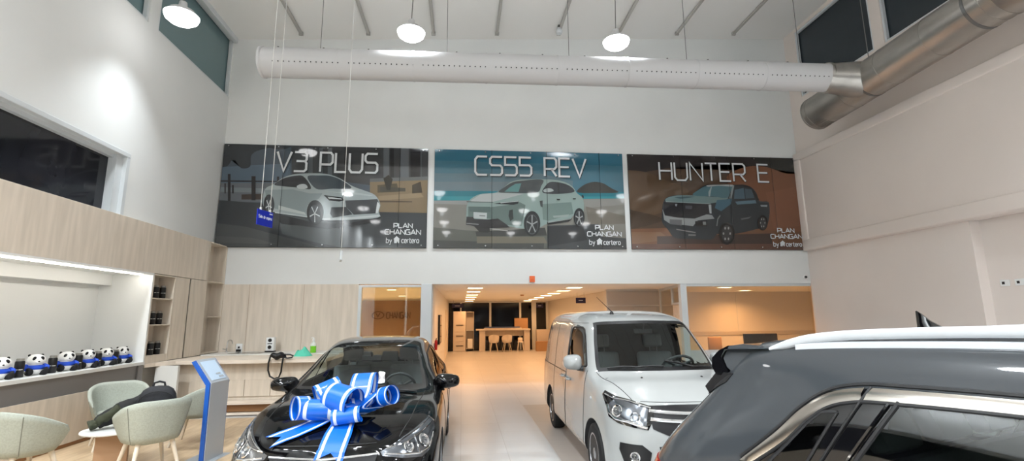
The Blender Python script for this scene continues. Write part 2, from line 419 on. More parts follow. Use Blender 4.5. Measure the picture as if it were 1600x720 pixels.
# ceiling grilles of the meeting room
# ================================================================ CARS
def paint(name, rgb, rough=.25, metal=0., trim=(24, 24, 26)):
    m = mat(name, rgb, rough, metal, coat=1, spec=.08)
    n, l, p = nodes(m)
    geo = n.new('ShaderNodeNewGeometry'); mx = n.new('ShaderNodeMixShader'); d = n.new('ShaderNodeBsdfDiffuse')
    d.inputs[0].default_value = (*lin(trim), 1)        # the inside of the shell is dark trim
    o = n['Material Output']
    l.new(geo.outputs['Backfacing'], mx.inputs[0]); l.new(p.outputs[0], mx.inputs[1]); l.new(d.outputs[0], mx.inputs[2]); l.new(mx.outputs[0], o.inputs[0])
    return m
paint('paint_black', (5, 5, 6), .12)
nodes(MATS['paint_black'])[2].inputs['Coat Weight'].default_value = .62
paint('paint_white', (150, 152, 151), .22)
paint('paint_grey', (50, 53, 56), .28, .0, (112, 118, 114))
clear_glass('windscreen', (234, 242, 239), .032)
clear_glass('privacy_glass', (158, 170, 164), .06)
clear_glass('lamp_cover', (235, 238, 240), .12)
mat('trim_black', (14, 14, 16), .45)
mat('piano_black', (9, 9, 11), .05, coat=1)
mat('satin_chrome', (188, 182, 174), .16, 1.)
mat('lamp_inner', (120, 124, 130), .15, .9)
mat('seat_fabric', (86, 90, 92), .8)
mat('dash', (52, 54, 57), .6)
mat('rim_silver', (172, 174, 178), .25, .9)
mat('rail_silver', (186, 190, 194), .38, .1)
mat('tail_red', (120, 12, 14), .15, coat=1)
mat('ring_grey', (205, 208, 206), .35)
mat('mesh_dark', (22, 22, 24), .5)

def cr_eval(P, sub, mirror0=None, mirror1=None):
    """centripetal Catmull-Rom through the points P (n x 3); sub steps for each span"""
    P = np.asarray(P, float); n = len(P)
    a = 2*P[0]-P[1] if mirror0 is None else mirror0; b = 2*P[-1]-P[-2] if mirror1 is None else mirror1
    Q = np.vstack([a, P, b]); out = []
    for i in range(n-1):
        p0, p1, p2, p3 = Q[i:i+4]
        t0 = 0; t1 = t0+max(np.linalg.norm(p1-p0), 1e-4)**.5; t2 = t1+max(np.linalg.norm(p2-p1), 1e-4)**.5; t3 = t2+max(np.linalg.norm(p3-p2), 1e-4)**.5
        k = sub if i < n-2 else sub+1
        t = (t1+(t2-t1)*np.arange(k)/sub)[:, None]
        A1 = (t1-t)/(t1-t0)*p0+(t-t0)/(t1-t0)*p1; A2 = (t2-t)/(t2-t1)*p1+(t-t1)/(t2-t1)*p2; A3 = (t3-t)/(t3-t2)*p2+(t-t2)/(t3-t2)*p3
        B1 = (t2-t)/(t2-t0)*A1+(t-t0)/(t2-t0)*A2; B2 = (t3-t)/(t3-t1)*A2+(t-t1)/(t3-t1)*A3
        out.append((t2-t)/(t2-t1)*B1+(t-t1)/(t2-t1)*B2)
    return np.vstack(out)

class Shell:
    """closed car body skinned over half profiles (centre top ... centre bottom), stations from nose to tail"""
    def __init__(s, stations, su=10, sv=10):
        C = np.array(stations, float)                       # [station][v][xyz]
        nv = C.shape[1]
        rows = []
        for st in C:
            m0 = st[1]*[1, -1, 1]; m1 = st[-2]*[1, -1, 1]
            rows.append(cr_eval(st, sv, m0, m1))
        rows = np.array(rows)                               # stations x NV x 3
        cols = [cr_eval(rows[:, j], su) for j in range(rows.shape[1])]
        G = np.array(cols).transpose(1, 0, 2)               # U x V x 3
        G[:, 0, 1] = 0; G[:, -1, 1] = 0; G[0, :, 1] = 0; G[-1, :, 1] = 0
        s.G, s.su, s.sv = G, su, sv
        U, V = G.shape[:2]
        full = np.concatenate([G, (G*[1, -1, 1])[:, -2:0:-1]], axis=1)   # ring of 2V-2
        R = full.shape[1]
        s.verts = full.reshape(-1, 3)
        F = []; s.uv = []
        for i in range(U-1):
            for j in range(R):
                F.append((i*R+j, i*R+(j+1) % R, (i+1)*R+(j+1) % R, (i+1)*R+j))
                jj = j+.5
                left = jj < V-1
                s.uv.append(((i+.5)/su, (jj if left else (2*V-2-jj))/sv, 1 if left else -1))
        s.faces = F
        # nose and tail close on themselves along their centre lines
    def split(s, classify, n_idx, wheels, arch_r, names, paints):
        me = bpy.data.meshes.new('shell'); me.from_pydata([tuple(v) for v in s.verts], [], s.faces)
        fc = np.array([s.verts[list(f)].mean(0) for f in s.faces])
        idx = [classify(fc[k], *s.uv[k]) for k in range(len(fc))]
        for k in range(n_idx+1): me.materials.append(MATS['trim_black'])
        me.polygons.foreach_set('material_index', idx)
        bm = bmesh.new(); bm.from_mesh(me); bmesh.ops.remove_doubles(bm, verts=bm.verts, dist=1e-5)
        bmesh.ops.dissolve_degenerate(bm, dist=1e-5, edges=bm.edges)
        bmesh.ops.recalc_face_normals(bm, faces=bm.faces); bm.to_mesh(me); bm.free()
        s.bvh = None
        bm = bmesh.new(); bm.from_mesh(me); s.bvh = BVHTree.FromBMesh(bm); bm.free()
        ob = bpy.data.objects.new('shell', me); COL.objects.link(ob)
        c = MB()
        for x, z, w in wheels:
            for sg in (1, -1):
                c.lathe([(0, sg*.50), (arch_r, sg*.50), (arch_r, sg*1.3), (0, sg*1.3)], n=64, o=(x, 0, z), axis='Y', m=n_idx)
        cm = c.mesh('cut', [MATS['trim_black']]*(n_idx+1), False)
        co = bpy.data.objects.new('cut', cm); COL.objects.link(co)
        mod = ob.modifiers.new('b', 'BOOLEAN'); mod.object = co; mod.operation = 'DIFFERENCE'; mod.solver = 'EXACT'
        dg = bpy.context.evaluated_depsgraph_get(); ev = bpy.data.meshes.new_from_object(ob.evaluated_get(dg))
        bpy.data.objects.remove(ob); bpy.data.objects.remove(co)
        nvx = len(ev.vertices); co_ = np.empty(nvx*3); ev.vertices.foreach_get('co', co_); co_ = co_.reshape(-1, 3)
        # smooth normals of the outer skin only
        nrm = np.zeros((nvx, 3)); polys = []
        for p in ev.polygons:
            vs = tuple(p.vertices); polys.append((vs, p.material_index))
            if p.material_index != n_idx:
                nn = np.array(p.normal)*p.area
                for v in vs: nrm[v] += nn
        ln = np.linalg.norm(nrm, axis=1); ln[ln == 0] = 1; nrm /= ln[:, None]
        out = {}
        for key, members in names.items():
            fs = [(vs, mi) for vs, mi in polys if mi in members]
            if not fs: continue
            used = sorted({v for vs, _ in fs for v in vs}); mp = {v: i for i, v in enumerate(used)}
            m = bpy.data.meshes.new(key); m.from_pydata([tuple(co_[v]) for v in used], [], [tuple(mp[v] for v in vs) for vs, _ in fs])
            for q in members: m.materials.append(MATS[paints[q]])
            m.polygons.foreach_set('material_index', [members.index(mi) for _, mi in fs])
            m.polygons.foreach_set('use_smooth', [mi != n_idx for _, mi in fs])
            m.update()
            if n_idx not in members or len(members) > 1:
                m.normals_split_custom_set_from_vertices([tuple(nrm[v]) if ln[v] > 0 and abs(nrm[v]).sum() > .1 else (0, 0, 1) for v in used])
            out[key] = m
        bpy.data.meshes.remove(me)
        return out
    def hit(s, p, d):
        d = Vector(d).normalized(); r = s.bvh.ray_cast(Vector(p)-d*6, d)
        return (r[0], r[1]) if r[0] is not None else (None, None)

def patch(mb, sh, pts, d, off=.004, m=0, res=.03, skirt=.012):
    """lay a polygon (3D points, looked at along d) onto the shell as a raised plate"""
    d = Vector(d).normalized(); a = d.cross(Vector((0, 0, 1))).normalized(); b = a.cross(d)
    P = [(Vector(p).dot(a), Vector(p).dot(b)) for p in pts]
    bm = bmesh.new(); vs = [bm.verts.new((x, y, 0)) for x, y in P]; bm.faces.new(vs)
    bmesh.ops.triangulate(bm, faces=bm.faces)
    for _ in range(6):
        le = [e for e in bm.edges if e.calc_length() > res]
        if not le: break
        bmesh.ops.subdivide_edges(bm, edges=le, cuts=1); bmesh.ops.triangulate(bm, faces=bm.faces)
    last = None; base = Vector(pts[0]); dep = base.dot(d)
    for v in bm.verts:
        q = a*v.co.x + b*v.co.y + d*dep
        h, n = sh.hit(q, d)
        if h is None: h, n = sh.bvh.find_nearest(q)[:2]
        v.co = h + n*off if n.dot(d) < 0 else h - n*off
    bm.normal_update()
    bd = [e for e in bm.edges if e.is_boundary]
    if skirt:
        r = bmesh.ops.extrude_edge_only(bm, edges=bd)
        for v in [g for g in r['geom'] if isinstance(g, bmesh.types.BMVert)]: v.co += d*skirt
    mb.addbm(bm, m)

def line_on(mb, sh, pts, d, r=.003, m=0, off=0., step=.03, n=6):
    """a cord along a polyline laid onto the shell"""
    P = []
    for p, q in zip(pts, pts[1:]):
        p, q = Vector(p), Vector(q); k = max(1, int((q-p).length/step))
        P += [p.lerp(q, i/k) for i in range(k)]
    P.append(Vector(pts[-1])); out = []
    for p in P:
        h, nn = sh.hit(p, d)
        if h is None: h, nn = sh.bvh.find_nearest(p)[:2]
        out.append(h + nn*off)
    mb.tube(out, r, m, n)
    return out

def band(mb, sh, outer, inner, d, off=.006, m=0):
    """a strip on the shell between two matching polylines"""
    d = Vector(d).normalized(); A, B = [], []
    for L, O in ((outer, A), (inner, B)):
        for p in L:
            h, n = sh.hit(p, d)
            if h is None: h, n = sh.bvh.find_nearest(Vector(p))[:2]
            if n.dot(d) > 0: n = -n
            O.append((h, n))
    P = []
    for (a, na), (b, nb) in zip(A, B):
        mid = (a+b)/2; nm = (na+nb).normalized(); w = (b-a).length
        P.append([a-na*.004, a+na*off*.7, mid+nm*off*1.5, b+nb*off*.7, b-nb*.004])
    mb.grid(P, m)

def resample(pts, step):
    out = []
    for p, q in zip(pts, pts[1:]):
        p, q = Vector(p), Vector(q); k = max(1, int((q-p).length/step)); out += [p.lerp(q, i/k) for i in range(k)]
    return out+[Vector(pts[-1])]

def smooth_line(pts, sub=6):
    return [Vector(p) for p in cr_eval(np.array([tuple(p) for p in pts], float), sub)]

def inside(poly, x, y):
    c = False; n = len(poly)
    for i in range(n):
        (x0, y0), (x1, y1) = poly[i], poly[i-1]
        if (y0 > y) != (y1 > y) and x < (x1-x0)*(y-y0)/(y1-y0)+x0: c = not c
    return c

def wheel(parent, x, y, r, w, hub='alloy'):
    """a road wheel: rubber tyre with a rim set into it"""
    sg = 1 if y > 0 else -1
    t = MB(); o = (x, y, r)
    t.lathe([(r*.66, -sg*w/2), (r*.86, -sg*w/2), (r*.97, -sg*w*.42), (r, -sg*w*.3), (r, sg*w*.3), (r*.97, sg*w*.42), (r*.86, sg*w/2), (r*.68, sg*w*.48), (r*.66, sg*w*.40)], n=40, o=o, axis='Y')
    wo = t.build('wheel', 'rubber', parent)
    k = MB()
    k.lathe([(r*.67, sg*w*.44), (r*.63, sg*w*.46), (r*.60, sg*w*.36), (r*.58, 0), (0, -sg*.0)], n=40, o=o, axis='Y', m=1)
    k.lathe([(r*.68, sg*w*.42), (r*.68, sg*w*.47), (r*.62, sg*w*.47), (r*.61, sg*w*.40)], n=40, o=o, axis='Y')
    ns = 10 if hub == 'cap' else 5
    for i in range(ns):
        a = 2*math.pi*i/ns; c, d_ = math.cos(a), math.sin(a)
        wd = r*.085 if hub == 'cap' else r*.11
        A = Vector((c, 0, d_)); B = Vector((-d_, 0, c)); O = Vector(o)
        y0, y1 = sg*w*.30, sg*w*.42
        q = [O+A*r*.12+B*wd*1.1+Vector((0, y1, 0)), O+A*r*.62+B*wd*.8+Vector((0, y1, 0)), O+A*r*.62-B*wd*.8+Vector((0, y1, 0)), O+A*r*.12-B*wd*1.1+Vector((0, y1, 0))]
        k.prism(q, (0, -(y1-y0), 0))
    k.lathe([(r*.2, sg*w*.30), (r*.2, sg*w*.43), (r*.15, sg*w*.46), (0, sg*w*.46)], n=24, o=o, axis='Y')
    k.build('rim', ['rim_silver', 'trim_black'], wo)
    return wo

def front_seats(parent, x, zf, ys, m='seat_fabric'):
    for y in ys:
        b = MB(); R = Matrix.Translation((x, y, zf)) @ Matrix.Rotation(math.radians(-14), 4, 'Y')
        b.box((-.06, -.24, .10), (.06, .24, .62), bev=.05, seg=3, mtx=R); b.box((-.04, -.13, .68), (.04, .13, .86), bev=.035, seg=3, mtx=R)
        b.tube([R @ Vector((0, -.05, .6)), R @ Vector((0, -.05, .7))], .008); b.tube([R @ Vector((0, .05, .6)), R @ Vector((0, .05, .7))], .008)
        b.box((x-.02, y-.25, zf-.04), (x+.48, y+.25, zf+.13), bev=.05, seg=3); b.build('seat', m, parent)

def steering(parent, x, y, z, r=.18, tilt=25):
    b = MB(); T = Matrix.Translation((x, y, z)) @ Matrix.Rotation(math.radians(-(90-tilt)), 4, 'Y')
    n = 32; b.tube([T @ Vector((r*math.cos(2*math.pi*i/n), r*math.sin(2*math.pi*i/n), 0)) for i in range(n+1)], .016, n=8)
    b.ball(T @ Vector((0, 0, 0)), (.06, .06, .06), 0, 14, 8)
    for a in (90, 210, 330):
        a = math.radians(a+90); b.tube([T @ Vector((0, 0, 0)), T @ Vector((r*math.cos(a), r*math.sin(a), 0))], .014)
    b.tube([T @ Vector((0, 0, 0)), T @ Vector((0, 0, -.3))], .03)
    b.build('steering_wheel', 'dash', parent)

def mirror(parent, sg, base, tip_y, size, m, z, x):
    """door mirror: shell on a foot, glass towards the rear"""
    b = MB(); cy = sg*(abs(base[1])+tip_y)/2
    w, h, d = size
    b2 = MB(); P = []
    n = 20
    for i, (xx, sc) in enumerate(((-d*.42, .93), (-d*.40, 1.0), (-d*.1, 1.0), (d*.22, .86), (d*.42, .55), (d*.5, .22), (d*.52, .0))):
        ring = []
        for k in range(n):
            a = 2*math.pi*k/n; ca, sa = math.cos(a), math.sin(a)
            ex = math.copysign(abs(ca)**.62, ca); ez = math.copysign(abs(sa)**.7, sa)
            out = ex*.5*w*sg; tap = 1.0 - .22*(ex*.5+.5)
            ring.append((x+xx, sg*tip_y - sg*w/2*1.0 + out*sc, z+ez*h/2*sc*tap))
        P.append(ring)
    b2.grid(P, closed=True); b2.add(P[0], [tuple(range(n))])
    o = b2.build('mirror', m, parent, ang=50)
    f = MB(); f.tube([(x+.02, base[1], base[2]), (x, sg*(tip_y-w*.7), z-h*.32)], [.035, .028], n=10); f.build('mirror_foot', 'trim_black', o)
    g = MB(); g.add([(p[0]-.002, sg*tip_y-sg*w/2+(p[1]-(sg*tip_y-sg*w/2))*.9, z+(p[2]-z)*.88) for p in P[0]], [tuple(range(n))]); g.build('mirror_glass', 'chrome', o)
    return o

# ---------------------------------------------------------------- black saloon with the bow
def saloon():
    def st(*p): return p
    Z0 = .17
    S_ = [
     [(2.20,0,.715),(2.215,0,.70),(2.23,0,.675),(2.25,0,.63),(2.265,0,.57),(2.275,0,.49),(2.275,0,.38),(2.255,0,.27),(2.2,0,.19),(2.1,0,Z0)],
     [(2.19,0,.73),(2.18,.22,.73),(2.165,.40,.715),(2.165,.50,.655),(2.19,.54,.58),(2.205,.56,.49),(2.21,.565,.38),(2.19,.55,.27),(2.13,.5,.19),(2.05,0,Z0)],
     [(2.10,0,.775),(2.07,.30,.775),(1.99,.57,.765),(1.925,.735,.705),(1.945,.785,.61),(1.965,.81,.5),(1.975,.81,.38),(1.96,.79,.27),(1.9,.72,.19),(1.9,0,Z0)],
     [(1.84,0,.86),(1.80,.33,.86),(1.72,.63,.845),(1.66,.80,.79),(1.64,.87,.71),(1.64,.89,.58),(1.64,.89,.40),(1.64,.865,.26),(1.64,.78,.19),(1.64,0,Z0)],
     [(1.45,0,.935),(1.42,.35,.93),(1.36,.655,.91),(1.31,.815,.875),(1.3,.885,.80),(1.3,.905,.66),(1.3,.905,.42),(1.3,.88,.25),(1.3,.80,.18),(1.3,0,Z0)],
     [(1.10,0,.985),(1.04,.37,.982),(.83,.69,.97),(.72,.80,.95),(.66,.878,.88),(.66,.91,.68),(.66,.905,.42),(.66,.88,.24),(.66,.8,.17),(.66,0,Z0)],
     [(.60,0,1.225),(.55,.33,1.215),(.38,.625,1.175),(.31,.695,1.14),(.38,.862,.925),(.35,.91,.70),(.35,.905,.42),(.35,.88,.24),(.35,.8,.17),(.35,0,Z0)],
     [(.08,0,1.415),(.05,.3,1.41),(-.05,.54,1.38),(-.10,.605,1.34),(-.02,.858,.935),(-.0,.91,.71),(0,.905,.42),(0,.88,.24),(0,.8,.17),(0,0,Z0)],
     [(-.6,0,1.495),(-.6,.3,1.488),(-.6,.52,1.46),(-.6,.60,1.41),(-.6,.856,.95),(-.6,.91,.72),(-.6,.905,.42),(-.6,.88,.24),(-.6,.8,.17),(-.6,0,Z0)],
     [(-1.25,0,1.455),(-1.25,.3,1.447),(-1.22,.5,1.42),(-1.22,.585,1.365),(-1.2,.855,.965),(-1.25,.908,.73),(-1.25,.905,.42),(-1.25,.88,.24),(-1.25,.8,.17),(-1.25,0,Z0)],
     [(-1.70,0,1.275),(-1.68,.3,1.265),(-1.64,.53,1.235),(-1.58,.63,1.19),(-1.6,.838,.98),(-1.6,.90,.74),(-1.6,.90,.42),(-1.6,.875,.25),(-1.6,.8,.18),(-1.6,0,Z0)],
     [(-2.03,0,1.08),(-2.02,.32,1.075),(-1.98,.58,1.06),(-1.95,.70,1.03),(-1.92,.81,.96),(-1.92,.87,.74),(-1.92,.87,.42),(-1.92,.84,.27),(-1.92,.76,.2),(-1.9,0,Z0)],
     [(-2.36,0,1.04),(-2.35,.3,1.035),(-2.29,.55,1.02),(-2.25,.67,.98),(-2.26,.745,.9),(-2.29,.785,.7),(-2.31,.79,.42),(-2.27,.76,.28),(-2.2,.7,.21),(-2.1,0,.2)],
     [(-2.42,0,.99),(-2.42,.2,.985),(-2.42,.36,.965),(-2.43,.44,.92),(-2.44,.49,.84),(-2.46,.52,.68),(-2.47,.53,.42),(-2.44,.52,.29),(-2.35,.45,.22),(-2.2,0,.2)],
     [(-2.43,0,.97),(-2.44,0,.95),(-2.45,0,.93),(-2.46,0,.89),(-2.47,0,.82),(-2.48,0,.68),(-2.49,0,.42),(-2.46,0,.3),(-2.38,0,.23),(-2.25,0,.2)],
    ]
    sh = Shell(S_, 11, 9)
    dlo = [(.47,.965),(.36,1.07),(.18,1.18),(-.08,1.29),(-.6,1.365),(-1.12,1.325),(-1.42,1.19),(-1.62,1.05),(-1.55,1.01),(-.6,.985)]
    hood = lambda u, v: .95 < u < 4.85 and v < 2.03
    def cls(c, u, v, sg):
        x, y, z = c
        if 5.25 < u < 6.88 and v < 1.9: return 1
        if 9.1 < u < 10.75 and v < 1.85: return 2
        if inside(dlo, x, z) and abs(y) > .5 and z > .93 and not (-.52 < x < -.42): return 3 if y > 0 else 4
        if hood(u, v): return 5
        if 4.98 < u < 7.0 and v < 2.12 or 9.0 < u < 10.9 and v < 2.0: return 6     # black border of the screens
        if .26 < z < .93 and abs(y) > .8 and -.45 < x < .60: return 7 if y > 0 else 8
        if .26 < z < .95 and abs(y) > .8 and -1.02 < x < -.46: return 9 if y > 0 else 10
        return 0
    P = {0: 'paint_black', 1: 'windscreen', 2: 'privacy_glass', 3: 'windscreen', 4: 'windscreen', 5: 'paint_black', 6: 'piano_black', 7: 'paint_black', 8: 'paint_black', 9: 'paint_black', 10: 'paint_black', 11: 'trim_black'}
    ms = sh.split(cls, 11, [(1.35, .32, .2), (-1.35, .32, .2)], .355,
                  dict(body=[0, 6, 11], windshield=[1], rear_window=[2], side_window_l=[3], side_window_r=[4], hood=[5], door_a=[7], door_b=[8], door_c=[9], door_d=[10]), P)
    t = thing('saloon_car', 'glossy black saloon car with a big blue ribbon bow on its hood', 'car', (-1.09, 6.49, 0), -math.pi/2)
    for k, m in ms.items():
        nm = {'side_window_l': 'side_window', 'side_window_r': 'side_window'}.get(k, 'door' if k.startswith('door') else k)
        o = bpy.data.objects.new(nm, m); COL.objects.link(o); o.parent = t
        if nm == 'body': body = o
    # shut lines, seals and trims
    b = MB()
    for sg in (1, -1):
        d = (0, -sg, 0)
        line_on(b, sh, [(x, sg, z) for x, z in dlo+dlo[:1]], d, .011)
        for pl in ([(.60,.92),(.58,.5),(.5,.27)], [(-.455,.97),(-.455,.5),(-.455,.26)], [(-1.03,.97),(-1.0,.7),(-.9,.45),(-.78,.27)]):
            line_on(b, sh, [(x, sg, z) for x, z in pl], d, .004)
        line_on(b, sh, [(2.02, sg*.57, 2), (1.72, sg*.635, 2), (1.36, sg*.66, 2), (.86, sg*.70, 2)], (0, 0, -1), .004)
    line_on(b, sh, [(2.3, y, .735-.0*abs(y)) for y in np.linspace(-.4, .4, 9)], (-1, 0, 0), .004)
    b.build('seals', 'trim_black', t)
    for sg in (1, -1):
        b = MB()
        band(b, sh, resample([(.5, sg, .955), (-.6, sg, .972), (-1.5, sg, .998)], .1), resample([(.5, sg, .94), (-.6, sg, .957), (-1.5, sg, .983)], .1), (0, -sg, 0), .004)
        b.build('waist_trim', 'chrome', t)
    # lamps: dark housing, inner reflectors under a clear cover
    for sg in (1, -1):
        pts = [(2.12, sg*.40, .665), (2.02, sg*.58, .735), (1.85, sg*.75, .80), (1.66, sg*.845, .845), (1.64, sg*.88, .80), (1.75, sg*.86, .70), (1.88, sg*.80, .605), (1.97, sg*.74, .575), (2.08, sg*.58, .60), (2.13, sg*.42, .635)]
        dv = (-.82, -sg*.55, -.12)
        b = MB(); patch(b, sh, pts, dv, .003, 0, .03, .01); ho = b.build('headlight', 'lamp_inner', t, ang=60)
        b = MB()
        for px_, py_, pz_, r in ((1.86, .745, .685, .062), (1.985, .615, .665, .05)):
            h, n = sh.hit((px_, sg*py_, pz_), dv)
            Q = n.to_track_quat('Z', 'Y').to_matrix().to_4x4(); Q.translation = h
            for r0, r1, z0, z1 in ((r, r*.86, .004, .010), (r*.86, r*.55, .010, .002)):
                A = [[Q @ Vector((rr*math.cos(2*math.pi*k/24), rr*math.sin(2*math.pi*k/24), zz)) for k in range(24)] for rr, zz in ((r0, z0), (r1, z1))]
                b.grid(A, 0, True)
            b.ball(Q @ Vector((0, 0, .006)), r*.55, 1, 16, 8)
        for off_, w_ in ((.035, .012), (.0, .008)):
            P0 = [(2.10, sg*.44, .68), (2.0, sg*.60, .735-off_), (1.85, sg*.76, .79-off_), (1.69, sg*.845, .83-off_)]
            line_on(b, sh, P0, dv, w_*.6, 0, .006)
        line_on(b, sh, [(2.11, sg*.43, .645), (2.02, sg*.6, .615), (1.94, sg*.7, .60), (1.86, sg*.79, .625), (1.76, sg*.855, .72)], dv, .008, 0, .006)
        line_on(b, sh, [(1.93, sg*.68, .735), (1.92, sg*.68, .60)], dv, .006, 0, .006)
        b.build('reflector', ['chrome', 'lamp_cover'], ho)
    # upper and lower grille with bright strips
    b = MB(); patch(b, sh, [(2.2, -.42, .66), (2.2, .42, .66), (2.2, .40, .60), (2.2, .2, .52), (2.2, -.2, .52), (2.2, -.40, .60)], (-1, 0, 0), .003); gr = b.build('grille', 'mesh_dark', t)
    b = MB()
    line_on(b, sh, [(2.3, y, .665-.02*(1-abs(y)/.42)) for y in np.linspace(-.42, .42, 13)], (-1, 0, 0), .010, 0, .005)
    line_on(b, sh, [(2.3, y, .61-.04*(1-abs(y)/.42)) for y in np.linspace(-.40, .40, 13)], (-1, 0, 0), .006, 0, .005); b.build('grille_strip', 'chrome', gr)
    b = MB(); patch(b, sh, [(2.2, -.55, .36), (2.2, .55, .36), (2.2, .46, .24), (2.2, -.46, .24)], (-1, 0, 0), .003); b.build('lower_grille', 'mesh_dark', t)
    b = MB(); b.tube([(2.275, -.26, .40), (2.275, .26, .40)], .012); b.box((2.27, -.26, .38), (2.285, .26, .50), bev=.004); b.build('plate_holder', 'trim_black', t)
    # wipers
    for y0, y1 in ((.08, .62), (-.50, .02)):
        b = MB(); P0 = line_on(MB(), sh, [(.98, y1, 2), (1.03, (y0+y1)/2, 2), (1.07, y0, 2)], (0, 0, -1), .008)
        b.tube([p+Vector((0, 0, .014)) for p in P0], .008)
        b.build('wiper', 'trim_black', t)
    for sg in (1, -1):
        mirror(t, sg, (.52, sg*.86, .93), 1.07, (.29, .18, .17), 'paint_black', 1.005, .48)
        for x in (-.33, -.93):
            b = MB(); b.tube([(x-.1, sg*.925, .83), (x-.06, sg*.945, .835), (x+.06, sg*.945, .835), (x+.1, sg*.925, .83)], .012); b.build('door_handle', 'paint_black', t)
    for x in (1.35, -1.35):
        for y in (.80, -.80): wheel(t, x, y, .32, .205)
    for sg in (1, -1):
        b = MB(); patch(b, sh, [(-2.3, sg*.30, .96), (-2.2, sg*.70, .95), (-2.2, sg*.74, .84), (-2.3, sg*.34, .86)], (1, -sg*.3, 0), .004); b.build('tail_light', 'tail_red', t)
    # inside
    b = MB(); b.box((.42, -.74, .70), (.95, .74, .93), bev=.06, seg=3); b.box((.52, .10, .9), (.75, .58, .98), bev=.03, seg=2); b.build('dashboard', 'dash', t)
    steering(t, .30, .36, .93)
    front_seats(t, -.35, .52, (.37, -.37))
    b = MB(); R = Matrix.Translation((-1.15, 0, .5)) @ Matrix.Rotation(math.radians(-20), 4, 'Y'); b.box((-.06, -.62, .05), (.07, .62, .62), bev=.05, seg=2, mtx=R); b.box((-1.1, -.62, .40), (-.62, .62, .56), bev=.05, seg=2)
    for y in (-.38, 0, .38): b.box((-.04, y-.12, .62), (.05, y+.12, .78), bev=.03, seg=2, mtx=R)
    b.build('rear_bench', 'seat_fabric', t)
    b = MB(); b.box((-1.9, -.75, .20), (1.0, .75, .26)); b.build('cabin_floor', 'trim_black', t)
    b = MB(); b.box((.19, -.12, 1.23), (.215, .12, 1.30), bev=.01); b.tube([(.2, 0, 1.28), (.26, 0, 1.34)], .012); b.build('rear_view_mirror', 'trim_black', t)
    return t, sh
SALOON, SALOON_SHELL = saloon()
# ---------------------------------------------------------------- white panel van
def lamp_disc(b, sh, p, dv, r, m_ring=0, m_ball=1):
    h, n = sh.hit(p, dv)
    Q = n.to_track_quat('Z', 'Y').to_matrix().to_4x4(); Q.translation = h
    A = [[Q @ Vector((rr*math.cos(2*math.pi*k/24), rr*math.sin(2*math.pi*k/24), zz)) for k in range(24)] for rr, zz in ((r, .004), (r*.9, .012), (r*.6, .003))]
    b.grid(A, m_ring, True); b.ball(Q @ Vector((0, 0, .004)), r*.6, m_ball, 16, 8)

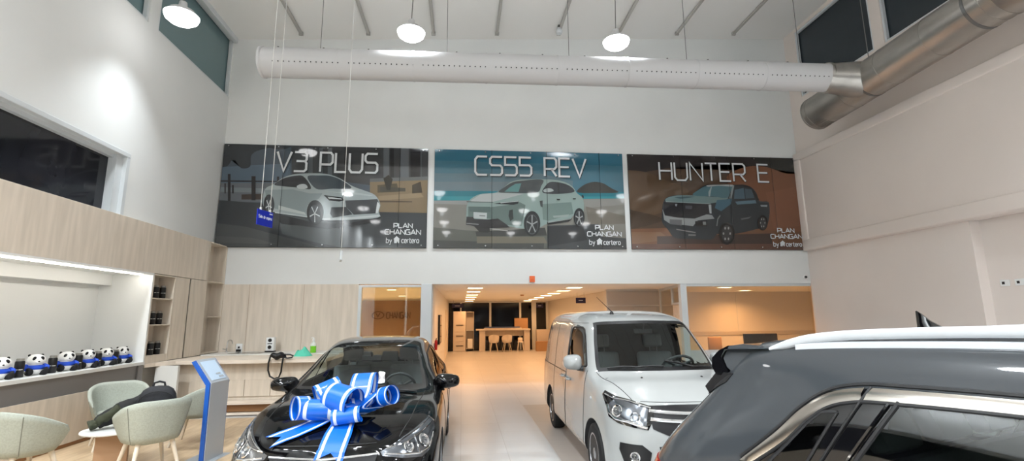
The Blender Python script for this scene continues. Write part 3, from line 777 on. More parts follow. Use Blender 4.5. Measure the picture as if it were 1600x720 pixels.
def van():
    Z0 = .22
    low = lambda x, w: [(x, w, .45), (x, w-.015, .28), (x, w-.09, .22), (x, 0, Z0)]
    S_ = [
     [(2.07,0,.915),(2.075,0,.905),(2.085,0,.885),(2.10,0,.84),(2.125,0,.75),(2.15,0,.62),(2.16,0,.45),(2.14,0,.30),(2.08,0,.23),(1.9,0,Z0)],
     [(2.055,0,.925),(2.045,.22,.925),(2.03,.40,.91),(2.02,.50,.865),(2.06,.54,.76),(2.09,.56,.62),(2.10,.57,.45),(2.08,.56,.30),(2.0,.5,.23),(1.9,0,Z0)],
     [(1.98,0,.965),(1.95,.28,.965),(1.885,.55,.95),(1.83,.685,.90),(1.85,.735,.79),(1.88,.755,.62),(1.89,.76,.45),(1.87,.75,.29),(1.8,.68,.23),(1.8,0,Z0)],
     [(1.74,0,1.06),(1.71,.31,1.06),(1.62,.60,1.04),(1.56,.745,.985),(1.56,.79,.87),(1.56,.805,.68)]+low(1.56,.81),
     [(1.43,0,1.15),(1.37,.36,1.145),(1.15,.685,1.12),(1.09,.768,1.085),(1.08,.815,.97),(1.08,.835,.70)]+low(1.08,.84),
     [(1.08,0,1.42),(1.03,.33,1.415),(.86,.645,1.39),(.80,.712,1.36),(.80,.815,1.0),(.80,.84,.70)]+low(.80,.845),
     [(.72,0,1.685),(.68,.3,1.68),(.56,.575,1.66),(.49,.665,1.61),(.5,.815,1.02),(.5,.845,.70)]+low(.5,.85),
     [(.15,0,1.80),(.12,.3,1.795),(.08,.56,1.765),(.05,.68,1.68),(.1,.815,1.03),(.1,.845,.70)]+low(.1,.85),
     [(-.9,0,1.82),(-.9,.3,1.815),(-.9,.565,1.785),(-.9,.685,1.69),(-.9,.815,1.03),(-.9,.845,.70)]+low(-.9,.85),
     [(-1.85,0,1.80),(-1.85,.3,1.795),(-1.85,.56,1.765),(-1.85,.68,1.68),(-1.85,.81,1.03),(-1.85,.84,.70)]+low(-1.85,.845),
     [(-2.14,0,1.755),(-2.14,.3,1.75),(-2.13,.52,1.71),(-2.15,.63,1.61),(-2.2,.765,1.03),(-2.22,.79,.70),(-2.24,.79,.45),(-2.22,.77,.29),(-2.15,.7,.23),(-2.1,0,Z0)],
     [(-2.19,0,1.72),(-2.19,.25,1.715),(-2.2,.42,1.66),(-2.22,.5,1.55),(-2.27,.58,1.03),(-2.29,.6,.70),(-2.31,.6,.45),(-2.28,.58,.30),(-2.2,.5,.24),(-2.1,0,Z0)],
     [(-2.21,0,1.69),(-2.22,0,1.66),(-2.23,0,1.60),(-2.25,0,1.45),(-2.30,0,1.03),(-2.32,0,.70),(-2.33,0,.45),(-2.31,0,.31),(-2.25,0,.25),(-2.1,0,Z0)],
    ]
    sh = Shell(S_, 12, 9)
    dlo = [(.93,1.165),(.80,1.30),(.60,1.50),(.50,1.575),(.40,1.60),(.06,1.60),(-.02,1.57),(-.04,1.12),(.3,1.10)]
    def cls(c, u, v, sg):
        x, y, z = c
        if 4.17 < u < 5.86 and v < 1.86: return 1
        if inside(dlo, x, z) and abs(y) > .5 and z > 1.0: return 2 if y > 0 else 3
        if 3.96 < u < 5.99 and v < 2.06: return 4
        if 1.05 < u < 3.9 and v < 2.02: return 5
        if .26 < z < 1.62 and abs(y) > .62 and -.09 < x < .98 and v > 3.02: return 6 if y > 0 else 7
        if .26 < z < 1.62 and abs(y) > .62 and -1.02 < x < -.10 and v > 3.02: return 8 if y > 0 else 9
        return 0
    P = {k: 'paint_white' for k in range(11)}; P.update({1: 'windscreen', 2: 'windscreen', 3: 'windscreen', 4: 'trim_black', 10: 'trim_black'})
    ms = sh.split(cls, 10, [(1.35, .31, .2), (-1.35, .31, .2)], .35,
                  dict(body=[0, 4, 10], windshield=[1], side_window_l=[2], side_window_r=[3], hood=[5], door_a=[6], door_b=[7], slide_a=[8], slide_b=[9]), P)
    t = thing('panel_van', 'white panel van with chrome-striped grille, parked right of the passage', 'van', (2.26, 6.76, 0), math.radians(-90.9))
    for k, m in ms.items():
        nm = 'side_window' if k.startswith('side_w') else 'door' if k.startswith('door') else 'sliding_door' if k.startswith('slide') else k
        o = bpy.data.objects.new(nm, m); COL.objects.link(o); o.parent = t
    b = MB()
    for sg in (1, -1):
        d = (0, -sg, 0)
        line_on(b, sh, [(x, sg, z) for x, z in dlo+dlo[:1]], d, .012)
        line_on(b, sh, [(-.095, sg, 1.62), (-.095, sg, .27)], d, .0035); line_on(b, sh, [(.985, sg, 1.12), (.985, sg, .85), (.93, sg, .27)], d, .0035)
        line_on(b, sh, [(-1.02, sg, 1.62), (-1.02, sg, .27)], d, .003)
        line_on(b, sh, [(-.1, sg, .985), (-2.05, sg, .985)], d, .006)
        line_on(b, sh, [(.5, sg, 1.655), (-2.0, sg, 1.665)], d, .003)
        line_on(b, sh, [(-.12, sg, 1.60), (-.12, sg, .30)], d, .002)
        line_on(b, sh, [(1.93, sg*.56, 2), (1.62, sg*.63, 2), (1.30, sg*.69, 2), (1.13, sg*.71, 2)], (0, 0, -1), .0035)
    line_on(b, sh, [(3, y, .925+.0*y) for y in np.linspace(-.5, .5, 11)], (-1, 0, 0), .004)
    b.build('seals', 'trim_black', t)
    # headlights wrap round the corners and join the dark grille
    for sg in (1, -1):
        dv = (-.80, -sg*.58, -.1)
        pts = [(2.03, sg*.40, .885), (1.92, sg*.60, .935), (1.80, sg*.72, .955), (1.62, sg*.765, .985), (1.60, sg*.785, .945), (1.74, sg*.785, .85), (1.80, sg*.775, .765), (1.90, sg*.70, .72), (2.02, sg*.58, .70), (2.07, sg*.46, .685), (2.06, sg*.40, .78)]
        b = MB(); patch(b, sh, pts, dv, .005, 0, .03, .012); ho = b.build('headlight', 'piano_black', t, ang=60)
        b = MB()
        patch(b, sh, [(2.02, sg*.44, .865), (1.92, sg*.60, .91), (1.80, sg*.71, .93), (1.74, sg*.755, .86), (1.80, sg*.76, .79), (1.90, sg*.69, .745), (2.0, sg*.58, .725), (2.04, sg*.46, .72)], dv, .008, 2, .03, .004)
        lamp_disc(b, sh, (1.86, sg*.70, .825), dv, .062)
        lamp_disc(b, sh, (1.98, sg*.545, .785), dv, .05)
        line_on(b, sh, [(2.03, sg*.42, .875), (1.92, sg*.60, .92), (1.78, sg*.73, .935), (1.66, sg*.77, .955)], dv, .008, 0, .01)
        line_on(b, sh, [(2.04, sg*.45, .70), (1.96, sg*.62, .745), (1.87, sg*.71, .755), (1.80, sg*.765, .80), (1.76, sg*.775, .87)], dv, .012, 0, .008)
        b.build('reflector', ['chrome', 'lamp_cover', 'lamp_inner'], ho)
    b = MB(); patch(b, sh, [(2.1, -.46, .895), (2.1, -.2, .905), (2.1, .2, .905), (2.1, .46, .895), (2.1, .44, .70), (2.1, .30, .64), (2.1, -.30, .64), (2.1, -.44, .70)], (-1, 0, 0), .004); gr = b.build('grille', 'mesh_dark', t, ang=60)
    for z0 in (.855, .785):
        b = MB(); line_on(b, sh, [(3, y, z0-.025*(1-(y/.45)**2)) for y in np.linspace(-.45, .45, 15)], (-1, 0, 0), .017, 0, .008); b.build('grille_strip', 'chrome', gr)
    b = MB(); b.tube([sh.hit((3, .055*math.cos(a), .80+.055*math.sin(a)), (-1, 0, 0))[0]+Vector((.016, 0, 0)) for a in np.linspace(0, 2*math.pi, 25)], .011); b.tube([sh.hit((3, y, z), (-1, 0, 0))[0]+Vector((.018, 0, 0)) for y, z in ((-.03, .83), (0, .765), (.03, .83))], .009); b.build('emblem', 'chrome', gr)
    b = MB(); patch(b, sh, [(2.15, -.40, .55), (2.15, .40, .55), (2.15, .36, .36), (2.15, -.36, .36)], (-1, 0, 0), .004); b.build('lower_grille', 'mesh_dark', t)
    for sg in (1, -1):
        dv = (-.9, -sg*.42, 0)
        b = MB(); patch(b, sh, [(2.0, sg*.50, .56), (1.93, sg*.70, .56), (1.93, sg*.71, .50), (1.96, sg*.66, .36), (2.04, sg*.46, .36), (2.06, sg*.44, .50)], dv, .006); fo = b.build('fog_light', 'trim_black', t, ang=60)
        b = MB(); lamp_disc(b, sh, (2.0, sg*.58, .45), dv, .05); b.build('fog_lens', ['chrome', 'lamp_cover'], fo)
    b = MB(); b.box((2.15, -.24, .40), (2.175, .24, .52), bev=.006); b.build('plate_holder', 'trim_black', t)
    for y0, y1 in ((-.60, -.02), (.02, .62)):
        P0 = line_on(MB(), sh, [(1.20+.12*(1-abs(y0)/.6), y0, 2), (1.36, (y0+y1)/2, 2), (1.20+.2*(1-abs(y1)/.62), y1, 2)], (0, 0, -1), .008)
        b = MB(); b.tube([p+Vector((.0, 0, .022)) for p in P0], .010); b.tube([P0[0]+Vector((.04, .1, .01)), P0[len(P0)//2]+Vector((0, 0, .022))], .008); b.build('wiper', 'trim_black', t)
    for y in (-.33, .33):
        h, n = sh.hit((1.55, y, 2), (0, 0, -1)); b = MB(); b.ball(h, (.014, .014, .012), 0, 10, 6); b.build('washer_jet', 'trim_black', t)
    for sg in (1, -1):
        mirror(t, sg, (.90, sg*.80, 1.13), 1.03, (.22, .20, .17), 'paint_white', 1.20, .86)
        b = MB(); b.tube([(.05, sg*.835, .93), (.08, sg*.872, .93), (.2, sg*.872, .93), (.23, sg*.835, .93)], .014); b.build('door_handle', 'paint_white', t)
        b = MB(); b.tube([(-.32, sg*.835, .93), (-.29, sg*.872, .93), (-.18, sg*.872, .93), (-.15, sg*.835, .93)], .014); b.build('door_handle', 'paint_white', t)
        b = MB(); h, n = sh.hit((1.27, sg*2, .86), (0, -sg, 0)); b.ball(h, (.03, .008, .018), 0, 12, 8); b.build('side_marker', 'rail_silver', t)
        b = MB(); patch(b, sh, [(-2.25, sg*.62, 1.0), (-2.13, sg*.80, 1.0), (-2.15, sg*.80, .62), (-2.28, sg*.64, .62)], (1, -sg*.6, 0), .005); b.build('tail_light', 'tail_red', t)
    for x in (1.35, -1.35):
        for y in (.735, -.735): wheel(t, x, y, .305, .19, 'cap')
    # roof aerial
    b = MB(); b.lathe([(.03, 0), (.022, .025), (.01, .04), (0, .045)], n=12, o=(.36, -.28, 1.765)); b.tube([(.36, -.28, 1.80), (.08, -.40, 2.0)], [.006, .003], n=6); b.build('antenna', 'trim_black', t)
    # inside: dash, wheel, seats, bulkhead
    b = MB(); b.box((.95, -.70, .80), (1.42, .70, 1.08), bev=.07, seg=3); b.box((1.0, .12, 1.05), (1.22, .60, 1.15), bev=.04, seg=2); b.build('dashboard', 'dash', t)
    steering(t, .86, .36, 1.14, .19, 48)
    front_seats(t, .22, .66, (.37, -.37))
    b = MB(); b.prism([(-.12, y, z) for y, z in ((-.78, .25), (.78, .25), (.78, 1.0), (.70, 1.45), (.63, 1.64), (.48, 1.72), (-.48, 1.72), (-.63, 1.64), (-.70, 1.45), (-.78, 1.0))], (.03, 0, 0)); b.build('bulkhead', 'trim_black', t, False)
    b = MB(); b.box((-.1, -.74, .26), (1.2, .74, .32)); b.build('cabin_floor', 'trim_black', t)
    b = MB(); b.box((.72, -.12, 1.52), (.74, .12, 1.59), bev=.01); b.tube([(.73, 0, 1.57), (.78, 0, 1.64)], .012); b.build('rear_view_mirror', 'trim_black', t)
    return t, sh
VAN, VAN_SHELL = van()

# ---------------------------------------------------------------- grey sport utility car in the foreground
def suv():
    Z0 = .26
    low = lambda x, w: [(x, w, .58), (x, w-.03, .32), (x, w-.1, .26), (x, 0, Z0)]
    S_ = [
     [(2.16,0,.90),(2.17,0,.885),(2.18,0,.86),(2.20,0,.82),(2.22,0,.75),(2.235,0,.66),(2.235,0,.55),(2.21,0,.36),(2.12,0,.27),(2.0,0,Z0)],
     [(2.13,0,.92),(2.12,.25,.915),(2.10,.42,.90),(2.09,.52,.85),(2.12,.56,.76),(2.13,.58,.66),(2.13,.58,.55),(2.11,.57,.36),(2.02,.5,.28),(1.9,0,Z0)],
     [(2.0,0,.965),(1.98,.3,.96),(1.92,.58,.94),(1.87,.74,.88),(1.89,.80,.78),(1.9,.82,.66),(1.9,.82,.55),(1.88,.80,.36),(1.8,.72,.28),(1.8,0,Z0)],
     [(1.66,0,1.045),(1.65,.34,1.04),(1.62,.68,1.01),(1.6,.81,.97),(1.6,.88,.88),(1.6,.91,.78)]+low(1.6,.915),
     [(1.42,0,1.10),(1.37,.36,1.095),(1.19,.70,1.07),(1.13,.80,1.04),(1.12,.87,.96),(1.12,.92,.80)]+low(1.12,.925),
     [(1.0,0,1.375),(.96,.33,1.365),(.82,.63,1.33),(.76,.715,1.25),(.85,.872,.97),(.85,.925,.80)]+low(.85,.93),
     [(.58,0,1.60),(.55,.3,1.595),(.46,.56,1.565),(.40,.66,1.43),(.5,.872,.975),(.5,.925,.80)]+low(.5,.93),
     [(.05,0,1.672),(.05,.3,1.668),(.05,.57,1.642),(.05,.70,1.488),(.05,.872,.98),(.05,.925,.80)]+low(.05,.93),
     [(-.65,0,1.678),(-.65,.3,1.672),(-.65,.575,1.645),(-.65,.703,1.492),(-.65,.87,.985),(-.65,.925,.81)]+low(-.65,.93),
     [(-1.15,0,1.668),(-1.15,.3,1.662),(-1.15,.57,1.630),(-1.16,.702,1.468),(-1.2,.862,1.0),(-1.2,.92,.84)]+low(-1.2,.93),
     [(-1.50,0,1.645),(-1.50,.3,1.638),(-1.50,.565,1.610),(-1.46,.705,1.40),(-1.55,.848,1.02),(-1.6,.905,.86)]+low(-1.6,.915),
     [(-1.72,0,1.625),(-1.72,.3,1.615),(-1.72,.555,1.585),(-1.73,.69,1.36),(-1.95,.83,1.02),(-2.0,.875,.86),(-2.02,.88,.6),(-2.02,.855,.34),(-1.9,.77,.28),(-1.9,0,Z0)],
     [(-1.82,0,1.60),(-1.82,.3,1.59),(-1.81,.525,1.555),(-1.91,.655,1.36),(-2.19,.77,1.03),(-2.26,.80,.88),(-2.29,.80,.6),(-2.27,.78,.36),(-2.05,.7,.28),(-1.95,0,Z0)],
     [(-1.86,0,1.57),(-1.87,.25,1.55),(-1.91,.45,1.48),(-2.02,.56,1.33),(-2.29,.64,1.04),(-2.36,.67,.88),(-2.40,.67,.6),(-2.38,.65,.38),(-2.14,.55,.30),(-2.0,0,Z0)],
     [(-1.89,0,1.53),(-1.91,0,1.49),(-1.97,0,1.42),(-2.07,0,1.30),(-2.32,0,1.05),(-2.41,0,.89),(-2.45,0,.6),(-2.42,0,.40),(-2.2,0,.32),(-2.05,0,Z0)],
    ]
    sh = Shell(S_, 12, 10)
    outer = smooth_line([(1.02,0,1.06),(.80,0,1.235),(.45,0,1.405),(.10,0,1.475),(-.35,0,1.495),(-.70,0,1.490),(-1.0,0,1.480),(-1.17,0,1.468),(-1.29,0,1.432),(-1.39,0,1.36),(-1.49,0,1.255),(-1.65,0,1.11)], 8)
    inner = smooth_line([(.95,0,1.06),(.77,0,1.19),(.44,0,1.355),(.10,0,1.427),(-.35,0,1.450),(-.70,0,1.446),(-1.0,0,1.434),(-1.17,0,1.420),(-1.275,0,1.385),(-1.355,0,1.322),(-1.44,0,1.23),(-1.585,0,1.11)], 8)
    dlo = [(p.x, p.z) for p in outer] + [(-1.68, 1.06), (-1.4, 1.035), (-.6, 1.005), (1.0, 1.0)]
    gl = [(p.x, p.z-.0) for p in inner] + [(-1.52, 1.07), (-.6, 1.025), (.95, 1.025)]
    # edges of the C pillar, leaning with the tail
    cA = lambda z: -1.12-(1.48-z)*.56          # split between door and rear quarter
    cB = lambda z: -1.015-(1.46-z)*.60          # rear edge of the door glass
    qg = [(-1.235, 1.375), (-1.30, 1.366), (-1.355, 1.315), (-1.43, 1.225), (-1.535, 1.105), (-1.5, 1.075), (-1.40, 1.085), (-1.335, 1.18)]
    def cls(c, u, v, sg):
        x, y, z = c
        if 4.2 < u < 5.85 and v < 1.86: return 1
        if 13.0 < u and 1.25 < v < 3.9 or 12.3 < u and 2.15 < v < 3.9 and abs(y) < .60 and x < -1.9: return 4
        if abs(y) > .5 and z > 1.0 and inside(dlo, x, z):
            if inside(qg, x, z): return 2 if y > 0 else 3
            if inside(gl, x, z) and cB(z) < x and not (-.19 < x < -.05): return 5 if y > 0 else 6
            return 7
        if 1.05 < u < 3.9 and v < 2.02: return 8
        if 4.0 < u < 6.0 and v < 2.05: return 7
        if .34 < z < 1.03 and abs(y) > .8 and -.10 < x < .98: return 9 if y > 0 else 10
        if .34 < z < 1.03 and abs(y) > .8 and -.95-.35*(z-.34 if z < .8 else .46) < x < -.11: return 11 if y > 0 else 12
        return 0
    P = {k: 'paint_grey' for k in range(14)}; P.update({1: 'windscreen', 2: 'privacy_glass', 3: 'privacy_glass', 4: 'piano_black', 5: 'privacy_glass', 6: 'privacy_glass', 7: 'piano_black', 13: 'trim_black'})
    ms = sh.split(cls, 13, [(1.33, .35, .2), (-1.33, .35, .2)], .385,
                  dict(body=[0, 7, 13], windshield=[1], quarter_a=[2], quarter_b=[3], rear_window=[4], side_window_a=[5], side_window_b=[6], hood=[8], door_a=[9], door_b=[10], door_c=[11], door_d=[12]), P)
    t = thing('suv_car', 'dark grey sport utility car cut off by the right edge, silver roof rails', 'car', (2.55, .92, 0), -1.2372)
    for k, m in ms.items():
        nm = 'quarter_window' if k.startswith('quarter') else 'side_window' if k.startswith('side') else 'door' if k.startswith('door') else k
        o = bpy.data.objects.new(nm, m); COL.objects.link(o); o.parent = t
    for sg in (1, -1):
        d = (0, -sg, 0)
        so = [Vector((p.x, sg, p.z)) for p in outer]; si = [Vector((p.x, sg, p.z)) for p in inner]
        # bright surround in two lengths with the shut line between them
        cut = min(range(len(so)), key=lambda i: abs(so[i].x+1.125))
        for L in ((0, cut), (cut, len(so)-1)):
            b = MB(); A, B = so[L[0]:L[1]+1], si[L[0]:L[1]+1]
            if L[0] == cut: A = [A[0]+Vector((-.014, 0, 0))]+A[1:]; B = [B[0]+Vector((-.026, 0, 0))]+B[1:]
            else: A = A[:-1]+[A[-1]+Vector((.0, 0, 0))]; B = B[:-1]+[B[-1]+Vector((-.012, 0, 0))]
            band(b, sh, resample(A, .02), [B[0]]+resample(B, .02)[1:] if False else _match(A, B, .02), d, .005); b.build('window_surround', 'satin_chrome', t, ang=60)
        b = MB()
        up = [p+Vector((0, 0, .014)) for p in so]
        line_on(b, sh, up, d, .008); line_on(b, sh, si, d, .007, 0, .002)
        line_on(b, sh, [(x, sg, z) for x, z in qg+qg[:1]], d, .007)
        line_on(b, sh, [(cA(z), sg, z) for z in np.linspace(1.478, 1.03, 8)], d, .006, 0, .003)
        line_on(b, sh, [(-.95-.35*.46, sg, 1.02), (-.95-.35*.46, sg, .8), (-.95, sg, .34)], d, .004)
        line_on(b, sh, [(-.105, sg, 1.0), (-.105, sg, .34)], d, .004)
        gb = [(cB(z)+.004, sg, z) for z in np.linspace(1.44, 1.03, 8)]
        line_on(b, sh, gb, d, .009)
        line_on(b, sh, [(-.9, sg, 1.02), (.9, sg, 1.02)], d, .010)
        b.build('window_seal', 'trim_black', t)
        b = MB(); line_on(b, sh, [(cB(z)-.022, sg, z) for z in np.linspace(1.43, 1.05, 8)], d, .007, 0, .002); b.build('pillar_trim', 'piano_black', t)
        b = MB(); line_on(b, sh, [(1.05, sg*.575, 3), (.5, sg*.5, 3), (-.65, sg*.52, 3), (-1.5, sg*.515, 3), (-1.72, sg*.51, 3)], (0, 0, -1), .004); b.build('roof_seam', 'trim_black', t)
        # roof rail: a long bow on feet, running out flat at both ends
        pts = smooth_line([(-1.62,0,1.598),(-1.55,0,1.618),(-1.44,0,1.648),(-1.30,0,1.668),(-1.1,0,1.683),(-.72,0,1.700),(-.3,0,1.706),(.1,0,1.698),(.35,0,1.672),(.46,0,1.64),(.52,0,1.61)], 5)
        b = MB(); P_ = []
        for i, p in enumerate(pts):
            e = min(1, min(i, len(pts)-1-i)/6); w, h = .024, .010+.010*e
            P_.append([(p.x, sg*.572+dy, p.z-.012+dz) for dy, dz in ((-w, -h*.4), (-w, h*.6), (-w*.5, h), (w*.5, h), (w, h*.6), (w, -h*.4), (w*.5, -h), (-w*.5, -h))])
        b.grid(P_, 0, True); b.add(P_[0], [tuple(range(8))]); b.add(P_[-1], [tuple(range(8))]); b.build('roof_rail', 'rail_silver', t, ang=50)
        # pale channel below the rail
        b = MB(); Q_ = []
        for p in pts[8:-8]:
            h0, n0 = sh.hit((p.x, sg*.565, 3), (0, 0, -1)); zb = h0.z
            Q_.append([(p.x, sg*.592, zb-.03), (p.x, sg*.594, zb+.000), (p.x, sg*.584, zb+.008), (p.x, sg*.552, zb+.008), (p.x, sg*.548, zb-.01)])
        b.grid(Q_); b.build('rail_base', 'rail_silver', t, ang=50)
    # roof spoiler with black end plates, high lamp under it
    b = MB(); P_ = []
    for y in np.linspace(-.60, .60, 25):
        k = (abs(y)/.60)**3; xe = -1.965+.06*k; zt = 1.600-.030*k
        P_.append([(-1.62, y, 1.628-.042*k), (-1.75, y, 1.622-.042*k), (-1.88, y, zt), (xe, y, zt-.038), (xe+.012, y, zt-.060), (-1.87, y, zt-.075), (-1.78, y, zt-.075)])
    b.grid(P_); sp = b.build('spoiler', 'paint_grey', t, ang=40)
    for sg in (1, -1):
        b = MB()
        fin = [(-1.885, 1.588), (-1.935, 1.562), (-1.965, 1.522), (-1.958, 1.478), (-1.935, 1.440), (-1.835, 1.440), (-1.865, 1.478), (-1.897, 1.522)]
        A_ = [(x, sg*(.615-.05*max(0, (z-1.5)/.09)), z) for x, z in fin]
        b.prism(A_, (0, -sg*.10, 0)); b.build('spoiler_fin', 'piano_black', t, ang=30)
        chk = [(-1.66, 1.596), (-1.80, 1.600), (-1.883, 1.586), (-1.893, 1.524), (-1.862, 1.482), (-1.80, 1.44), (-1.66, 1.46)]
        b = MB(); b.prism([(x, sg*(.610-.055*max(0, (z-1.5)/.1)), z) for x, z in chk], (0, -sg*.09, 0)); b.build('spoiler_cheek', 'paint_grey', sp, ang=30)
        b = MB(); patch(b, sh, [(-1.93, sg*.58, 1.455), (-1.82, sg*.64, 1.455), (-1.85, sg*.655, 1.41), (-1.985, sg*.60, 1.33), (-2.02, sg*.56, 1.36)], (.55, -sg*.83, 0), .005); b.prism([(x, sg*(.632 if k_ in (0, 4) else .60), z) for k_, (x, z) in enumerate(((-1.82, 1.455), (-1.94, 1.455), (-2.03, 1.368), (-2.005, 1.335), (-1.875, 1.40)))], (0, -sg*.12, 0)); b.build('glass_edge_fin', 'trim_black', t, ang=40)
        b = MB(); patch(b, sh, [(-2.34, sg*.40, .97), (-2.22, sg*.70, .98), (-2.02, sg*.86, .96), (-2.04, sg*.86, .90), (-2.25, sg*.75, .87), (-2.37, sg*.42, .88)], (.8, -sg*.6, 0), .006); b.build('tail_light', 'tail_red', t, ang=50)
        mirror(t, sg, (.80, sg*.86, 1.02), 1.10, (.24, .17, .18), 'paint_grey', 1.09, .78)
        for x in (.12, -.72):
            b = MB(); b.tube([(x-.11, sg*.915, .90), (x-.07, sg*.945, .905), (x+.07, sg*.945, .905), (x+.11, sg*.915, .90)], .013); b.build('door_handle', 'paint_grey', t)
        b = MB(); patch(b, sh, [(2.1, sg*.45, .90), (1.93, sg*.72, .915), (1.75, sg*.84, .93), (1.78, sg*.86, .87), (1.95, sg*.76, .82), (2.12, sg*.46, .83)], (-.8, -sg*.6, 0), .005); b.build('headlight', 'lamp_inner', t, ang=50)
    b = MB(); patch(b, sh, [(2.2, -.5, .80), (2.2, .5, .80), (2.2, .46, .5), (2.2, -.46, .5)], (-1, 0, 0), .004); b.build('grille', 'mesh_dark', t)
    b = MB(); b.box((-2.455, -.26, .68), (-2.43, .26, .80), bev=.004); b.build('plate_holder', 'trim_black', t)
    b = MB(); h, n = sh.hit((-2.3, 0, 1.12), (1, 0, 0)); b.tube([h+Vector((0, 0, 0)), h+Vector((-.06, 0, .02))], .018); b.tube([h+Vector((-.05, 0, .02)), sh.hit((-2.2, -.2, 1.2), (1, 0, 0))[0]+Vector((-.03, 0, 0)), sh.hit((-2.2, -.42, 1.24), (1, 0, 0))[0]+Vector((-.015, 0, 0))], .012); b.build('rear_wiper', 'trim_black', t)
    # shark-fin aerial
    b = MB(); zr = sh.hit((-1.22, 0, 3), (0, 0, -1))[0].z
    P_ = []
    for x, h_, w in ((-1.285, .098, .004), (-1.28, .10, .010), (-1.262, .085, .018), (-1.235, .055, .024), (-1.20, .030, .026), (-1.16, .012, .020), (-1.13, .002, .006)):
        P_.append([(x+.0, -w, zr-.01), (x, -w*.75, zr+h_*.45), (x, -w*.25, zr+h_*.95), (x, w*.25, zr+h_*.95), (x, w*.75, zr+h_*.45), (x, w, zr-.01)])
    b.grid(P_); b.add(P_[0], [(0, 1, 2, 3, 4, 5)]); b.build('antenna', 'piano_black', t)
    for x in (1.33, -1.33):
        for y in (.82, -.82): wheel(t, x, y, .35, .22)
    b = MB(); b.box((.80, -.74, .75), (1.3, .74, 1.0), bev=.06, seg=3); b.build('dashboard', 'dash', t)
    steering(t, .58, .37, 1.02)
    front_seats(t, .0, .62, (.38, -.38))
    b = MB(); R = Matrix.Translation((-.98, 0, .60)) @ Matrix.Rotation(math.radians(-22), 4, 'Y'); b.box((-.06, -.62, .05), (.07, .62, .62), bev=.05, seg=2, mtx=R); b.box((-.95, -.62, .48), (-.42, .62, .66), bev=.05, seg=2)
    for y in (-.40, 0, .40): b.box((-.04, y-.13, .64), (.05, y+.13, .80), bev=.03, seg=2, mtx=R)
    b.build('rear_bench', 'seat_fabric', t)
    b = MB(); b.box((-1.8, -.76, .30), (1.2, .76, .36)); b.build('cabin_floor', 'trim_black', t)
    b = MB(); n = 40; b.prism([(-1.3, -.55, 1.585), (.5, -.55, 1.55), (.5, .55, 1.55), (-1.3, .55, 1.585)], (0, 0, .012)); b.build('headlining', 'ring_grey', t)
    return t, sh

def _match(A, B, step):
    """resample B with the same number of points per segment as A gets"""
    out = []
    for i in range(len(A)-1):
        k = max(1, int((Vector(A[i+1])-Vector(A[i])).length/step)); out += [Vector(B[i]).lerp(Vector(B[i+1]), j/k) for j in range(k)]
    return out+[Vector(B[-1])]
SUV, SUV_SHELL = suv()
# ================================================================ THE RIBBON BOW
mat('ribbon_blue', (0, 90, 192), .36, coat=.2)
mat('ribbon_white', (206, 213, 224), .35)
def car_hit(px, py, car, sh):
    R = Matrix.Rotation(-car.rotation_euler.z, 4, 'Z'); d = (R @ ray(px, py)).normalized(); o = R @ (Vector((0, 0, EYE))-car.location)
    h, n = sh.bvh.ray_cast(o, d)[:2]
    Q = Matrix.Rotation(car.rotation_euler.z, 4, 'Z'); return Q @ h + car.location, Q @ n

def ribbon(b, path, widths, wdir):
    """striped band along a path: blue rim, white stripe, blue middle, white stripe, blue rim"""
    cuts = (-.5, -.41, -.305, 0, .305, .41, .5); cm = (0, 1, 0, 0, 1, 0)
    P = [[p + w*(c*widths[i]) for c in cuts] for i, (p, w) in enumerate(zip(path, wdir))]
    n = len(cuts)
    for j in range(n-1):
        b.grid([[r[j], r[j+1]] for r in P], cm[j])

bow_c, bow_n = car_hit(545, 657, SALOON, SALOON_SHELL)
bow = thing('gift_bow', 'big blue and white ribbon bow on the hood of the black car', 'bow', tuple(bow_c))
def loop(c, axis, w, r, flat=1., pinch=.6):
    """a curl of ribbon: runs round an axis (its own width direction), gathered towards the knot"""
    c = Vector(c); ax = Vector(axis).normalized(); kd = Vector((0, 0, .06))-c; kd = kd-ax*kd.dot(ax)
    e1 = kd.normalized(); e2 = ax.cross(e1)
    path, wd, ws = [], [], []
    for i in range(37):
        th = 2*math.pi*i/36; q = max(0, math.cos(th))**5
        p = c + (e1*math.cos(th) + e2*math.sin(th)*flat)*r + e1*max(0, kd.length-r)*q*pinch
        k = (Vector((0, 0, .06))-p).dot(ax)*q*pinch
        path.append(p+ax*k); wd.append(ax); ws.append(w*(1-.45*q*pinch))
    b = MB(); ribbon(b, path, ws, wd); b.build('loop', ['ribbon_blue', 'ribbon_white'], bow, ang=60, fix=False)
